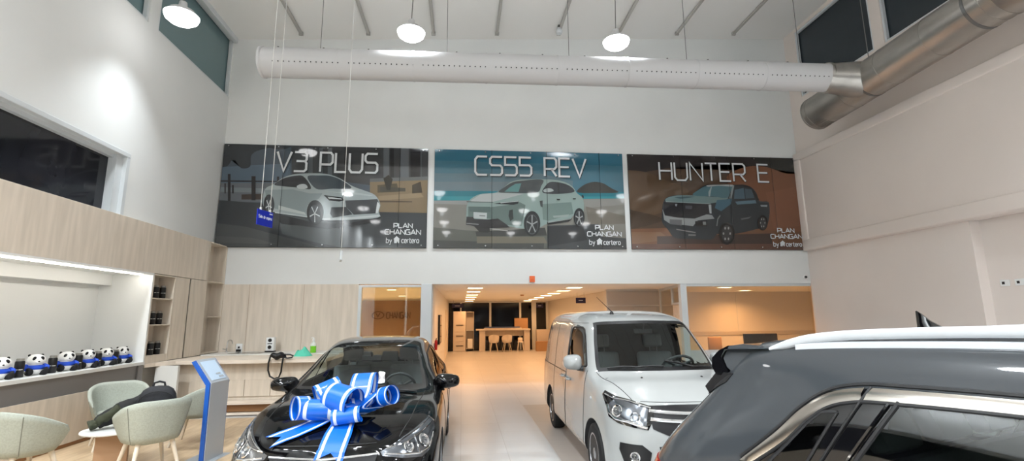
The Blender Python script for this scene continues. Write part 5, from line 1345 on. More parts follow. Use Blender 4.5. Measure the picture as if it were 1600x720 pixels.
# small grey detector at the end of a ceiling batten
z_ = zc(2.47)
t = thing('ceiling_detector', 'small grey detector at the end of a ceiling batten, between two lamps', 'detector', (2.42, 11.3, z_-.09))
b = MB(); b.lathe([(0, -.16), (.07, -.15), (.09, -.08), (.06, -.02), (.06, .0)], n=18); b.build('head', 'frame_grey', t)
b = MB(); b.box((-.03, -.03, .0), (.03, .03, .088)); b.build('bracket', 'steel_cable', t)

# ================================================================ LETTERING
G = {  # strokes on a cell: x 0..w, y 0..1
 'V': (1.0, [[(0, 1), (.5, 0), (1.0, 1)]]), '3': (.86, [[(0, 1), (.72, 1), (.86, .9), (.86, .62), (.76, .53), (.86, .42), (.86, .1), (.72, 0), (0, 0)], [(.15, .53), (.76, .53)]]),
 'P': (.86, [[(0, 0), (0, 1), (.72, 1), (.86, .88), (.86, .5), (.72, .38), (0, .38)]]), 'L': (.78, [[(0, 1), (0, 0), (.78, 0)]]),
 'U': (.92, [[(0, 1), (0, .16), (.16, 0), (.76, 0), (.92, .16), (.92, 1)]]),
 'S': (.88, [[(.88, 1), (.14, 1), (0, .88), (0, .64), (.14, .53), (.74, .53), (.88, .42), (.88, .12), (.74, 0), (0, 0)]]),
 'C': (.86, [[(.86, 1), (.16, 1), (0, .84), (0, .16), (.16, 0), (.86, 0)]]),
 '5': (.86, [[(.84, 1), (0, 1), (0, .57), (.72, .57), (.86, .45), (.86, .12), (.72, 0), (0, 0)]]),
 'R': (.88, [[(0, 0), (0, 1), (.74, 1), (.88, .88), (.88, .52), (.74, .40), (0, .40)], [(.5, .40), (.88, 0)]]),
 'E': (.80, [[(.80, 1), (0, 1), (0, 0), (.80, 0)], [(0, .52), (.72, .52)]]),
 'H': (.90, [[(0, 0), (0, 1)], [(.9, 0), (.9, 1)], [(0, .52), (.9, .52)]]),
 'N': (.92, [[(0, 0), (0, 1), (.92, 0), (.92, 1)]]), 'T': (.86, [[(0, 1), (.86, 1)], [(.43, 1), (.43, 0)]]),
 'A': (1.0, [[(0, 0), (.5, 1), (1.0, 0)], [(.22, .3), (.78, .3)]]),
 'G': (.90, [[(.90, 1), (.16, 1), (0, .84), (0, .16), (.16, 0), (.9, 0), (.9, .5), (.45, .5)]]),
 'b': (.5, [[(0, 1), (0, 0), (.38, 0), (.5, .14), (.5, .5), (.38, .64), (0, .64)]]), 'y': (.5, [[(0, .64), (.25, .05)], [(.5, .64), (.16, -.3), (.0, -.3)]]),
 'c': (.46, [[(.46, .64), (.12, .64), (0, .5), (0, .14), (.12, 0), (.46, 0)]]), 'e': (.5, [[(0, .33), (.5, .33), (.5, .5), (.38, .64), (.12, .64), (0, .5), (0, .14), (.12, 0), (.46, 0)]]),
 'r': (.34, [[(0, 0), (0, .64)], [(0, .45), (.14, .64), (.34, .64)]]), 't': (.36, [[(.1, .9), (.1, .12), (.2, 0), (.36, 0)], [(0, .64), (.34, .64)]]),
 'o': (.5, [[(.12, 0), (.38, 0), (.5, .14), (.5, .5), (.38, .64), (.12, .64), (0, .5), (0, .14), (.12, 0)]]),
 'l': (.1, [[(.05, 1), (.05, 0)]]), 'a': (.5, [[(.05, .64), (.38, .64), (.5, .5), (.5, 0)], [(.5, .36), (.1, .36), (0, .26), (0, .1), (.1, 0), (.5, 0)]]),
 'd': (.5, [[(.5, 1), (.5, 0), (.12, 0), (0, .14), (0, .5), (.12, .64), (.5, .64)]]), 's': (.46, [[(.46, .64), (.1, .64), (0, .54), (.05, .36), (.4, .3), (.46, .16), (.38, 0), (0, 0)]]),
 'p': (.5, [[(0, -.3), (0, .64), (.38, .64), (.5, .5), (.5, .14), (.38, 0), (0, 0)]]), ' ': (.55, []),
}
def text_strokes(s, x0, x1, y0, y1, gap=.22):
    tot = sum(G[c][0] for c in s) + gap*(len(s)-1); sx = (x1-x0)/tot; out = []; x = 0
    for c in s:
        w, st = G[c]
        for pl in st: out.append([(x0+(x+p[0])*sx, y0+p[1]*(y1-y0)) for p in pl])
        x += w+gap
    return out
def stroke(b, pl, w, to3, depth, m=0):
    """one even-width line of lettering; to3 maps (x, y) to the panel, depth is the pushed-out vector"""
    n = len(pl); L, R = [], []
    for i in range(n):
        p = Vector(pl[i]).to_2d() if not isinstance(pl[i], Vector) else pl[i]
        d0 = (Vector(pl[i])-Vector(pl[i-1])).normalized() if i else None; d1 = (Vector(pl[i+1])-Vector(pl[i])).normalized() if i < n-1 else None
        if d0 is None: d0 = d1
        if d1 is None: d1 = d0
        t = (d0+d1); t = t.normalized() if t.length > 1e-4 else d1
        nn = Vector((-t.y, t.x)); k = w/2/max(.5, nn.dot(Vector((-d1.y, d1.x))))
        e0 = -d1*w*.0 if i else Vector((0, 0))
        L.append(p+nn*k); R.append(p-nn*k)
    for i in range(n-1):
        b.prism([to3(q) for q in (L[i], L[i+1], R[i+1], R[i])], depth, m)

# ================================================================ PRINTED PANELS
YP = D-.055                                     # printed face of the panels
def ink(name, rgb): return mat(name, rgb, .045, coat=.5, spec=.5)
class Print:
    def __init__(s): s.b = MB(); s.mats = []; s.k = 0
    def use(s, rgb):
        nm = 'ink_%d_%d_%d' % rgb
        if nm not in MATS: ink(nm, rgb)
        if nm not in s.mats: s.mats.append(nm)
        return s.mats.index(nm)
    def poly(s, pts, rgb, org, sc, lim=None):
        s.k += 1; m = s.use(rgb); y = YP-.0005*s.k
        P = []
        for x, z in pts:
            q = onY(org[0]+x/sc, org[1]+z/sc, YP)
            if lim: q.x = min(max(q.x, lim[0]), lim[1]); q.z = min(max(q.z, lim[2]), lim[3])
            P.append((q.x, y, q.z))
        bm = bmesh.new(); f = bm.faces.new([bm.verts.new(p) for p in P]); bmesh.ops.triangulate(bm, faces=[f]); s.b.addbm(bm, m)
    def oval(s, cx, cz, rx, rz, rgb, org, sc, n=28, lim=None, sk=0.):
        s.poly([(cx+rx*math.cos(2*math.pi*i/n)+sk*rz*math.sin(2*math.pi*i/n), cz+rz*math.sin(2*math.pi*i/n)) for i in range(n)], rgb, org, sc, lim)
    def curve(s, pts, rgb, org, sc, lim=None, sub=5):
        q = cr_eval(np.array(list(pts)+[pts[0]], float), sub, np.array(pts[-1], float), np.array(pts[1], float))[:-1]
        s.poly([tuple(p) for p in q], rgb, org, sc, lim)
INKW = (206, 210, 213)
mat('ink_white', INKW, .2, coat=.3); mat('ink_shadow', (40, 46, 50), .2, coat=.3); mat('panel_core', (40, 42, 44), .5)
def panel(label, x0, x1, z0=3.395, z1=5.91):
    t = thing('printed_panel', label, 'banner', (0, 0, 0), 0, 'printed panels on the back wall')
    b = MB(); b.box((x0, YP, z0), (x1, D-.02, z1), bev=.003); b.build('board', 'panel_core', t)
    k = 0
    for x in np.linspace(x0+.12, x1-.12, 5):
        for z in (z0+.06, z1-.06):
            b = MB(); b.lathe([(0, -.045), (.016, -.045), (.018, -.035), (.018, .0)], n=12, o=(x, YP-.005, z), axis='Y'); b.build('standoff_bolt', 'steel', t)
    return t, (x0+.004, x1-.004, z0+.004, z1-.004)
def title(t, pr, s, box, org, sc, wd, lim, shadow=True, gap=.22, name='lettering'):
    q0 = onY(org[0]+box[0]/sc, org[1]+box[3]/sc, YP); q1 = onY(org[0]+box[2]/sc, org[1]+box[1]/sc, YP)
    x0, x1, z0, z1 = q0.x, q1.x, q0.z, q1.z
    S_ = text_strokes(s, x0, x1, z0, z1, gap); out = []; k = 0
    for word in s.split(' '):                       # each word is a piece of lettering
        n = sum(len(G[c][1]) for c in word); W_ = S_[k:k+n]; k += n; b = MB()
        if shadow:
            for pl in W_: stroke(b, pl, wd, lambda p: Vector((p[0]+wd*.35, YP-.030, p[1]-wd*.35)), Vector((0, -.0005, 0)), 1)
        for pl in W_: stroke(b, pl, wd, lambda p: Vector((p[0], YP-.0315, p[1])), Vector((0, -.0015, 0)), 0)
        out.append(b)
    return out
def finish(t, pr, letters, lim=None, seams=()):
    for f in seams:
        x = lim[0]+(lim[1]-lim[0])*f; b = pr.b
        pr.k += 1; m = pr.use((34, 37, 40)); b.add([(x-.004, YP-.0005*pr.k, lim[2]), (x+.004, YP-.0005*pr.k, lim[2]), (x+.004, YP-.0005*pr.k, lim[3]), (x-.004, YP-.0005*pr.k, lim[3])], [(0, 1, 2, 3)], m)
    pr.b.build('picture', pr.mats, t, False, fix=False)
    for b in letters:
        for m_, nm_ in ((1, 'lettering_shadow'), (0, 'lettering')):
            c = MB(); c.V = b.V; c.F = [f for f, q in zip(b.F, b.M) if q == m_]; c.M = [0]*len(c.F)
            if not c.F: continue
            us = sorted({i for f in c.F for i in f}); mp = {i: k for k, i in enumerate(us)}
            c.V = [b.V[i] for i in us]; c.F = [tuple(mp[i] for i in f) for f in c.F]
            c.build(nm_, 'ink_shadow' if m_ else 'ink_white', t, False)
def footer(t, pr, org, sc, box1, box2, by, house, cert, lim):
    L = title(t, pr, 'PLAN', box1, org, sc, .023, lim, False) + title(t, pr, 'CHANGAN', box2, org, sc, .023, lim, False, .2) + \
         title(t, pr, 'by', by, org, sc, .016, lim, False, .2) + title(t, pr, 'certero', cert, org, sc, .020, lim, False, .16)
    h = MB(); x0, z0, x1, z1 = house
    def P(x, z): q = onY(org[0]+x/sc, org[1]+z/sc, YP); return Vector((q.x, YP-.0315, q.z))
    w = x1-x0; hh = z1-z0
    h.prism([P(x0+.1*w, z1), P(x0+.1*w, z0+.45*hh), P(x0-.02*w, z0+.45*hh), P(x0+.5*w, z0), P(x1+.02*w, z0+.45*hh), P(x1-.1*w, z0+.45*hh), P(x1-.1*w, z1), P(x0+.72*w, z1), P(x0+.62*w, z0+.72*hh), P(x0+.5*w, z1)], (0, -.0015, 0))
    h.build('house_mark', 'ink_white', t, False)
    return L
def hexs(c): return c
# ---- left panel
t, lim = panel('left printed panel, pale saloon under the words V3 PLUS', -5.735, -.875)
pr = Print(); O, sc = (330, 210), 3.789
A = lambda pts, rgb: pr.poly(pts, rgb, O, sc, lim)
Cv = lambda pts, rgb: pr.curve(pts, rgb, O, sc, lim)
A([(-60, -20), (1340, -20), (1340, 720), (-60, 720)], (70, 80, 90))
A([(-60, 190), (470, 170), (470, 290), (-60, 290)], (84, 100, 114)); A([(-60, 285), (450, 285), (450, 400), (-60, 400)], (98, 104, 110))
A([(-60, 310), (330, 320), (330, 345), (-60, 338)], (116, 124, 130)); A([(180, 355), (330, 350), (330, 385), (180, 385)], (66, 58, 54))
Cv([(-60, -20), (480, -20), (520, 40), (420, 90), (330, 80), (240, 120), (230, 190), (180, 200), (130, 150), (90, 190), (-60, 170)], (50, 54, 58))
A([(480, -20), (1340, -20), (1340, 300), (940, 300), (480, 240)], (58, 60, 62))
for x, w in ((575, 26), (640, 20), (690, 26), (1020, 34), (1120, 50), (1205, 40)): A([(x, 80), (x+w, 80), (x+w, 255), (x, 255)], (86, 90, 94))
for x, w in ((1060, 22), (1180, 60)): A([(x, 70), (x+w, 70), (x+w, 255), (x, 255)], (40, 40, 42))
A([(940, 262), (1340, 250), (1340, 300), (940, 300)], (90, 92, 92)); A([(940, 282), (1340, 272), (1340, 470), (940, 470)], (118, 102, 78))
A([(985, 300), (1100, 290), (1110, 340), (985, 345)], (74, 66, 48)); A([(1000, 310), (1150, 318), (1150, 338), (1000, 340)], (60, 58, 48))
A([(990, 365), (1240, 345), (1260, 372), (990, 392)], (134, 116, 90)); A([(985, 392), (1190, 396), (1190, 402), (985, 402)], (74, 62, 48)); A([(1190, 300), (1240, 280), (1250, 345), (1190, 350)], (60, 52, 40))
A([(1020, 262), (1050, 240), (1075, 265), (1060, 330), (1040, 330)], (44, 42, 36))
A([(-60, 270), (440, 276), (440, 283), (-60, 278)], (40, 38, 40))
for x, z0_, z1_, w in ((100, 235, 395, 16), (240, 248, 390, 24), (80, 290, 350, 8), (125, 300, 350, 10), (390, 250, 300, 14)): A([(x, z0_), (x+w, z0_), (x+w, z1_), (x, z1_)], (44, 42, 44))
A([(-60, 388), (330, 410), (1000, 460), (1340, 466), (1340, 720), (-60, 720)], (56, 60, 63))
A([(-60, 525), (200, 545), (560, 640), (640, 720), (-60, 720)], (72, 75, 76)); A([(-60, 600), (240, 612), (400, 650), (-60, 640)], (82, 84, 84))
A([(400, 470), (700, 520), (760, 560), (770, 700), (620, 640), (420, 590)], (70, 76, 78))
A([(330, 455), (600, 520), (820, 525), (1005, 490), (990, 520), (700, 560), (420, 530)], (34, 36, 40))
Cv([(312, 345), (330, 315), (368, 298), (425, 258), (490, 237), (580, 231), (690, 236), (765, 262), (840, 308), (905, 332), (965, 356), (990, 385), (1002, 420), (992, 462), (1000, 486), (830, 505), (668, 508), (580, 492), (382, 462), (316, 432), (306, 388)], (152, 163, 165))
A([(318, 330), (480, 325), (585, 350), (660, 350), (640, 380), (570, 420), (560, 470), (380, 440), (330, 380)], (128, 140, 142)); A([(400, 420), (555, 462), (560, 475), (400, 445)], (176, 184, 184))
Cv([(375, 298), (430, 262), (500, 246), (545, 248), (592, 322), (500, 314), (430, 308)], (46, 48, 52)); Cv([(572, 250), (640, 244), (705, 247), (772, 272), (832, 318), (720, 322), (622, 322)], (66, 74, 80))
Cv([(508, 308), (530, 296), (562, 298), (572, 316), (545, 324), (515, 320)], (184, 192, 194))
A([(668, 360), (775, 374), (790, 392), (760, 398), (700, 392)], (34, 36, 40)); A([(690, 370), (770, 380), (775, 386), (700, 382)], (190, 196, 198))
A([(795, 392), (985, 384), (992, 400), (975, 468), (845, 476), (800, 430)], (58, 62, 66)); A([(712, 432), (800, 430), (838, 474), (720, 494), (706, 470)], (52, 56, 60)); A([(985, 398), (1000, 420), (988, 466), (974, 466)], (196, 202, 204))
A([(660, 498), (830, 490), (998, 476), (1004, 486), (830, 506), (668, 510)], (184, 192, 194)); A([(380, 458), (570, 486), (570, 492), (380, 466)], (176, 186, 188)); A([(690, 340), (860, 345), (960, 362), (940, 366), (840, 356)], (172, 182, 184))
for cx, cz, rx, rz in ((617, 462, 50, 72), (345, 415, 31, 58)):
    pr.oval(cx, cz, rx, rz, (30, 32, 35), O, sc, lim=lim); pr.oval(cx-2, cz+8, rx*.68, rz*.74, (60, 64, 68), O, sc, lim=lim)
    for i in range(5):
        an = 2*math.pi*i/5+.3; c, s2 = math.cos(an), math.sin(an); r1 = .62
        A([(cx-2+rx*r1*c-3*s2, cz+8+rz*.70*s2+4*c), (cx-2+rx*r1*c+3*s2, cz+8+rz*.70*s2-4*c), (cx-2+2*s2, cz+8-3*c), (cx-2-2*s2, cz+8+3*c)], (176, 182, 184))
L = title(t, pr, 'V3 PLUS', (388, 118, 988, 217), O, sc, .052, lim) + footer(t, pr, O, sc, (1082, 529, 1192, 553), (1030, 566, 1241, 592), (1037, 612, 1070, 642), (1080, 602, 1118, 644), (1128, 612, 1230, 642), lim)
finish(t, pr, L, lim, (.29, .585, .86))
# ---- middle panel
t, lim = panel('middle printed panel, sport utility car on a beach under CS55 REV', -.715, 4.13)
pr = Print(); O, sc = (670, 220), 4.0
A([(-60, -20), (1340, -20), (1340, 720), (-60, 720)], (46, 98, 118))
A([(-60, 120), (1340, 160), (1340, 330), (-60, 330)], (62, 104, 120)); A([(-60, 200), (700, 205), (900, 250), (900, 330), (-60, 330)], (86, 110, 120)); A([(-60, 255), (560, 255), (560, 330), (-60, 330)], (98, 114, 121))
A([(-60, 310), (1340, 322), (1340, 372), (-60, 376)], (30, 108, 122)); A([(-60, 345), (1340, 350), (1340, 366), (-60, 370)], (44, 126, 136))
Cv([(925, 318), (965, 278), (1010, 260), (1050, 257), (1095, 268), (1140, 296), (1185, 320), (1060, 326)], (52, 54, 52))
A([(-60, 374), (1340, 362), (1340, 720), (-60, 720)], (118, 117, 111)); A([(-60, 372), (300, 374), (280, 400), (-60, 392)], (134, 136, 134)); A([(960, 366), (1340, 364), (1340, 400), (980, 420)], (128, 128, 124)); A([(980, 410), (1340, 470), (1340, 520), (1000, 520)], (106, 102, 94))
A([(-60, 540), (250, 560), (740, 590), (740, 720), (-60, 720)], (88, 90, 84)); A([(-60, 620), (720, 640), (720, 720), (-60, 720)], (66, 68, 66)); A([(300, 596), (720, 600), (740, 640), (300, 640)], (104, 100, 88))
A([(740, 530), (1060, 520), (1080, 600), (1340, 610), (1340, 720), (740, 720)], (62, 66, 68)); A([(745, 536), (960, 528), (990, 620), (745, 660)], (48, 50, 52))
O, sc = (720, 270), 6.545
A([(150, 600), (480, 585), (860, 560), (880, 640), (500, 650), (160, 650)], (58, 60, 58))
A([(130, 540), (290, 556), (300, 600), (270, 612), (190, 604)], (44, 44, 44))
Cv([(62, 335), (95, 275), (190, 220), (365, 200), (440, 150), (500, 100), (585, 74), (720, 66), (870, 66), (1000, 78), (1090, 106), (1145, 145), (1185, 205), (1238, 250), (1256, 300), (1258, 370), (1240, 420), (1150, 440), (1110, 485), (880, 522), (800, 560), (640, 570), (480, 545), (300, 520), (60, 500), (58, 420)], (128, 146, 142))
A([(100, 285), (200, 222), (370, 205), (640, 215), (470, 262), (330, 296), (110, 298)], (158, 164, 164))
A([(75, 345), (300, 352), (480, 330), (600, 300), (660, 330), (640, 400), (620, 545), (480, 535), (300, 470), (75, 450)], (92, 108, 104)); A([(830, 320), (1130, 300), (1150, 420), (900, 490), (840, 480)], (104, 122, 118)); A([(940, 440), (1110, 425), (1090, 450), (950, 460)], (136, 148, 144))
Cv([(385, 195), (450, 145), (530, 98), (640, 80), (845, 78), (820, 140), (800, 190), (700, 208), (500, 205)], (64, 70, 72)); A([(445, 194), (500, 148), (560, 112), (618, 108), (590, 196)], (84, 128, 128))
Cv([(832, 190), (860, 140), (905, 98), (1010, 100), (1100, 128), (1150, 165), (1162, 190), (1090, 210), (850, 208)], (46, 50, 54)); A([(985, 98), (1000, 98), (1010, 210), (995, 210)], (36, 38, 40)); Cv([(842, 182), (870, 162), (930, 164), (948, 184), (900, 198), (850, 196)], (150, 160, 160))
A([(335, 316), (460, 298), (595, 284), (585, 316), (540, 328), (430, 322)], (34, 38, 40)); A([(400, 306), (590, 286), (592, 292), (410, 312)], (170, 178, 178)); A([(60, 292), (330, 300), (330, 306), (60, 300)], (60, 68, 68))
A([(82, 345), (300, 348), (300, 402), (90, 398)], (82, 98, 96)); A([(495, 385), (530, 375), (538, 470), (505, 495), (488, 440)], (50, 56, 56))
A([(58, 448), (130, 452), (140, 472), (275, 478), (380, 468), (470, 530), (500, 560), (300, 566), (150, 548), (52, 530)], (46, 46, 48)); A([(56, 512), (185, 524), (180, 532), (56, 522)], (130, 132, 132)); A([(300, 565), (480, 588), (480, 600), (310, 580)], (150, 150, 146))
A([(130, 402), (268, 410), (264, 474), (130, 464)], (168, 174, 174)); A([(190, 432), (250, 436), (250, 448), (190, 444)], (110, 116, 116)); A([(880, 508), (1130, 465), (1132, 478), (1100, 500), (885, 532)], (40, 42, 42)); A([(890, 506), (1125, 468), (1126, 474), (890, 512)], (150, 156, 154))
for cx, cz, rx, rz in ((728, 520, 84, 128), (1208, 458, 56, 96)):
    pr.oval(cx, cz, rx, rz, (40, 42, 44), O, sc, lim=lim); pr.oval(cx, cz+8, rx*.74, rz*.80, (74, 78, 80), O, sc, lim=lim); pr.oval(cx, cz+8, rx*.66, rz*.72, (44, 46, 48), O, sc, lim=lim)
    for i in range(5):
        an = 2*math.pi*i/5-math.pi/2; c, s2 = math.cos(an), math.sin(an)
        A([(cx+rx*.68*c-6*s2, cz+8+rz*.74*s2+7*c), (cx+rx*.68*c+6*s2, cz+8+rz*.74*s2-7*c), (cx+5*s2, cz+8-6*c), (cx-5*s2, cz+8+6*c)], (142, 146, 146))
A([(1235, 228), (1252, 235), (1256, 258), (1240, 256)], (40, 40, 42)); A([(805, 290), (835, 285), (835, 355), (815, 345)], (60, 66, 66)); A([(975, 268), (1015, 270), (1010, 282), (985, 282)], (40, 44, 44)); A([(1140, 262), (1175, 262), (1172, 274), (1148, 274)], (40, 44, 44))
O, sc = (670, 220), 4.0
L = title(t, pr, 'CS55 REV', (290, 116, 978, 213), O, sc, .052, lim) + footer(t, pr, O, sc, (1040, 530, 1150, 555), (990, 571, 1200, 596), (1003, 618, 1036, 648), (1046, 608, 1084, 650), (1092, 620, 1194, 649), lim)
finish(t, pr, L, lim, (.295, .585, .87))
# ---- right panel
t, lim = panel('right printed panel, dark pickup on orange earth under HUNTER E', 4.265, 8.985)
pr = Print(); O, sc = (970, 230), 4.237
A([(-60, -20), (1340, -20), (1340, 740), (-60, 740)], (76, 60, 48))
A([(-60, -20), (1340, -20), (1340, 190), (1050, 160), (760, 110), (300, 140), (-60, 180)], (46, 42, 42)); Cv([(860, 70), (1000, 66), (1140, 90), (1340, 100), (1340, 190), (1080, 165), (960, 120)], (40, 42, 40))
Cv([(700, 200), (830, 130), (960, 130), (1100, 175), (1340, 190), (1340, 620), (900, 620), (850, 420)], (114, 76, 56)); A([(960, 300), (1340, 260), (1340, 520), (1010, 540)], (120, 80, 60))
Cv([(-60, 180), (140, 160), (300, 220), (450, 290), (300, 420), (-60, 470)], (84, 66, 50)); Cv([(-60, 420), (180, 440), (280, 480), (-60, 540)], (66, 54, 44))
A([(-60, 540), (400, 530), (1340, 560), (1340, 740), (-60, 740)], (106, 74, 54)); A([(-60, 560), (260, 560), (330, 610), (-60, 640)], (116, 86, 64)); A([(240, 590), (1000, 570), (1000, 650), (240, 670)], (62, 50, 46)); A([(-60, 640), (1340, 640), (1340, 740), (-60, 740)], (92, 66, 56))
O, sc = (1020, 275), 6.0
Cv([(98, 245), (125, 205), (200, 182), (370, 176), (420, 130), (490, 86), (620, 80), (755, 82), (860, 82), (930, 112), (975, 170), (995, 232), (1080, 242), (1092, 280), (1090, 385), (1062, 470), (960, 500), (780, 540), (600, 545), (560, 590), (380, 590), (200, 575), (140, 500), (90, 440), (85, 340)], (44, 50, 54))
Cv([(120, 215), (200, 186), (380, 182), (560, 196), (710, 205), (640, 236), (540, 256), (330, 250), (120, 236)], (100, 122, 124)); A([(200, 200), (330, 190), (400, 196), (260, 214)], (70, 90, 94)); A([(600, 225), (740, 215), (735, 260), (640, 330), (580, 300)], (62, 96, 112)); A([(770, 240), (960, 225), (970, 255), (790, 268)], (84, 110, 124))
Cv([(372, 176), (425, 132), (495, 96), (620, 92), (748, 96), (722, 160), (700, 202), (560, 192)], (72, 104, 112)); A([(520, 150), (545, 100), (552, 100), (535, 192), (522, 190)], (136, 150, 152)); Cv([(500, 90), (620, 82), (756, 86), (750, 96), (620, 92), (505, 98)], (150, 158, 160))
A([(760, 215), (765, 130), (850, 112), (862, 214)], (66, 88, 100)); A([(868, 212), (860, 118), (925, 126), (950, 205)], (60, 76, 86)); A([(930, 135), (945, 135), (995, 222), (975, 226)], (34, 36, 38)); Cv([(770, 88), (860, 84), (920, 106), (900, 112), (840, 96)], (40, 40, 42)); A([(745, 90), (762, 88), (735, 215), (715, 210)], (120, 132, 136))
A([(100, 240), (330, 256), (540, 262), (548, 350), (470, 370), (390, 398), (110, 378)], (32, 34, 40)); A([(120, 236), (540, 258), (540, 264), (120, 244)], (128, 140, 142)); A([(520, 270), (545, 268), (548, 352), (530, 350)], (150, 158, 160)); A([(205, 262), (228, 262), (222, 285), (210, 284)], (130, 136, 140)); A([(300, 276), (370, 280), (365, 312), (305, 308)], (58, 60, 68))
A([(88, 310), (112, 370), (240, 392), (390, 400), (500, 360), (552, 366), (575, 400), (420, 416), (375, 470), (155, 445), (104, 412)], (132, 136, 138)); A([(156, 405), (270, 412), (268, 465), (156, 450)], (96, 98, 100)); A([(395, 424), (500, 420), (505, 466), (395, 466)], (30, 32, 36)); A([(465, 428), (495, 428), (498, 458), (468, 458)], (110, 116, 116)); A([(215, 495), (400, 525), (396, 536), (220, 505)], (120, 120, 120)); A([(330, 545), (400, 548), (400, 562), (330, 560)], (110, 112, 112))
A([(1005, 272), (1070, 272), (1068, 290), (1010, 288)], (130, 138, 142)); A([(820, 400), (920, 380), (900, 398), (830, 412)], (86, 92, 96)); A([(990, 236), (1082, 244), (1084, 254), (992, 248)], (62, 68, 72))
for cx, cz, rx, rz in ((690, 540, 74, 104), (1025, 440, 48, 70)):
    pr.oval(cx, cz, rx, rz, (30, 30, 32), O, sc, lim=lim); pr.oval(cx, cz, rx*.66, rz*.80, (50, 50, 52), O, sc, lim=lim)
    for i in range(6):
        an = 2*math.pi*i/6; pr.oval(cx+rx*.42*math.cos(an), cz+rz*.55*math.sin(an), rx*.10, rz*.12, (140, 142, 142), O, sc, 10, lim)
A([(590, 470), (600, 400), (625, 365), (630, 375), (608, 410), (600, 470)], (112, 120, 122))
O, sc = (970, 230), 4.237
L = title(t, pr, 'HUNTER E', (256, 118, 966, 217), O, sc, .044, lim) + footer(t, pr, O, sc, (1034, 539, 1140, 564), (990, 579, 1194, 604), (1008, 626, 1038, 656), (1048, 618, 1084, 656), (1092, 628, 1190, 656), lim)
finish(t, pr, L, lim, (.3, .58, .84))

# ================================================================ HANGING SIGNS AND SMALL FIXINGS
mat('sign_blue', (24, 44, 176), .35); mat('sign_text', (226, 234, 250), .5)
p0_, p1_ = Vector((-3.21, 7.86, 3.20)), Vector((-3.10, 8.20, 3.20)); u_ = (p1_-p0_).normalized(); wdt = (p1_-p0_).length
hs = thing('hanging_sign', 'small blue hanging sign with white words in front of the left printed panel', 'sign', tuple(p0_), math.atan2(u_.y, u_.x))
b = MB(); b.box((0, -.008, 0), (wdt, .008, .25), bev=.002); b.build('board', 'sign_blue', hs)
b = MB()
for pl in text_strokes('Sala de espera'.replace('S', 'S'), .03, wdt-.03, .12, .165, .2): stroke(b, pl, .0085, lambda p: Vector((p[0], -.0085, p[1])), Vector((0, -.0015, 0)))
b.build('lettering', 'sign_text', hs, False)
b = MB(); b.box((wdt-.09, -.0098, .205), (wdt-.02, -.0083, .225)); b.build('arrow_bar', 'sign_text', hs, False)
mat('cable_pale', (214, 214, 210), .5)
for x in (.07, wdt-.07):
    b = MB(); b.tube([(x, 0, .25), (x, 0, zc(-3.15)-3.20-.004)], .005, n=6); b.build('cable', 'cable_pale', hs)
    b = MB(); b.tube([(x, 0, .245), (x, 0, .285)], .016, n=10); b.build('clamp', 'white_plastic', hs)
hs = thing('hanging_sign', 'small grey hanging sign seen edge-on below the left printed panel', 'sign', (-1.93, 8.0, 2.66))
b = MB(); b.box((-.018, 0, 0), (.018, .30, .15), bev=.003, mtx=Matrix.Rotation(.26, 4, 'Z')); b.build('board', 'frame_grey', hs)
for y in (.06, .24):
    b = MB(); q = Matrix.Rotation(.26, 3, 'Z') @ Vector((0, y, 0)); b.tube([(q.x, q.y, .15), (q.x, q.y, zc(-1.95)-2.66-.004)], .0022, n=6); b.build('cable', 'cable_pale', hs)
mat('orange_box', (232, 112, 62), .5)
t = thing('alarm_box', 'small orange alarm box on the white wall above the passage', 'alarm', (1.71, D, 2.57))
b = MB(); b.box((-.065, -.04, 0), (.065, -.001, .15), bev=.006); b.build('case', 'orange_box', t); b = MB(); b.lathe([(0, -.05), (.03, -.048), (.034, -.04)], n=16, o=(0, 0, .075), axis='Y'); b.build('lens', 'orange_box', t)
t = thing('security_camera', 'tiny black dome camera on the white wall near the right corner', 'camera', (8.90, D, 2.69))
b = MB(); b.lathe([(.05, -.001), (.05, -.02), (.04, -.03), (0, -.03)], n=18, axis='Y'); b.build('mount', 'white_plastic', t); b = MB(); b.ball((0, -.04, 0), (.035, .035, .035), 0, 14, 10); b.build('dome', 'black_gloss', t)
for k, (y, lab) in enumerate(((7.50, 'farther white wall socket of the pair above the foreground car roof'), (7.27, 'nearer white wall socket of the pair above the foreground car roof'))):
    t = thing('wall_socket', lab, 'socket', (9.25, y, 2.24), 0, 'pair of sockets on the right wall')
    b = MB(); b.box((-.012, -.075, -.055), (-.001, .075, .055), bev=.004); b.build('plate', 'white_plastic', t); b = MB(); b.box((-.016, -.0, -.022), (-.012, .042, .022)); b.build('insert', 'black_plastic', t)
# ================================================================ FURNITURE IN THE PASSAGE
mat('cabinet_cream', (205, 196, 186), .45); mat('handle_dark', (70, 62, 56), .4); mat('board_kraft', (178, 140, 102), .8); mat('blue_top', (64, 84, 128), .5); mat('shell_white', (224, 214, 202), .4)
t = thing('filing_cabinet', 'tall cream filing cabinet with dark bar handles at the far end of the passage', 'cabinet', (-.12, 25.9, 0))
b = MB(); b.box((-.32, -.22, 0), (.32, .24, 2.02), bev=.004); b.build('body', 'cabinet_cream', t)
for z0, z1 in ((.02, .49), (.51, .98), (1.0, 2.0)):
    b = MB(); b.box((-.31, -.24, z0), (.31, -.221, z1), bev=.003); d = b.build('drawer' if z1 < 1 else 'door', 'cabinet_cream', t)
    zh = z1-.20 if z1 < 1 else 1.32
    b = MB(); b.box((-.17, -.262, zh-.02), (.20, -.241, zh+.02), bev=.004); b.build('handle', 'handle_dark', d)
t = thing('open_locker', 'open grey locker standing right of the cream filing cabinet', 'locker', (.42, 25.95, 0))
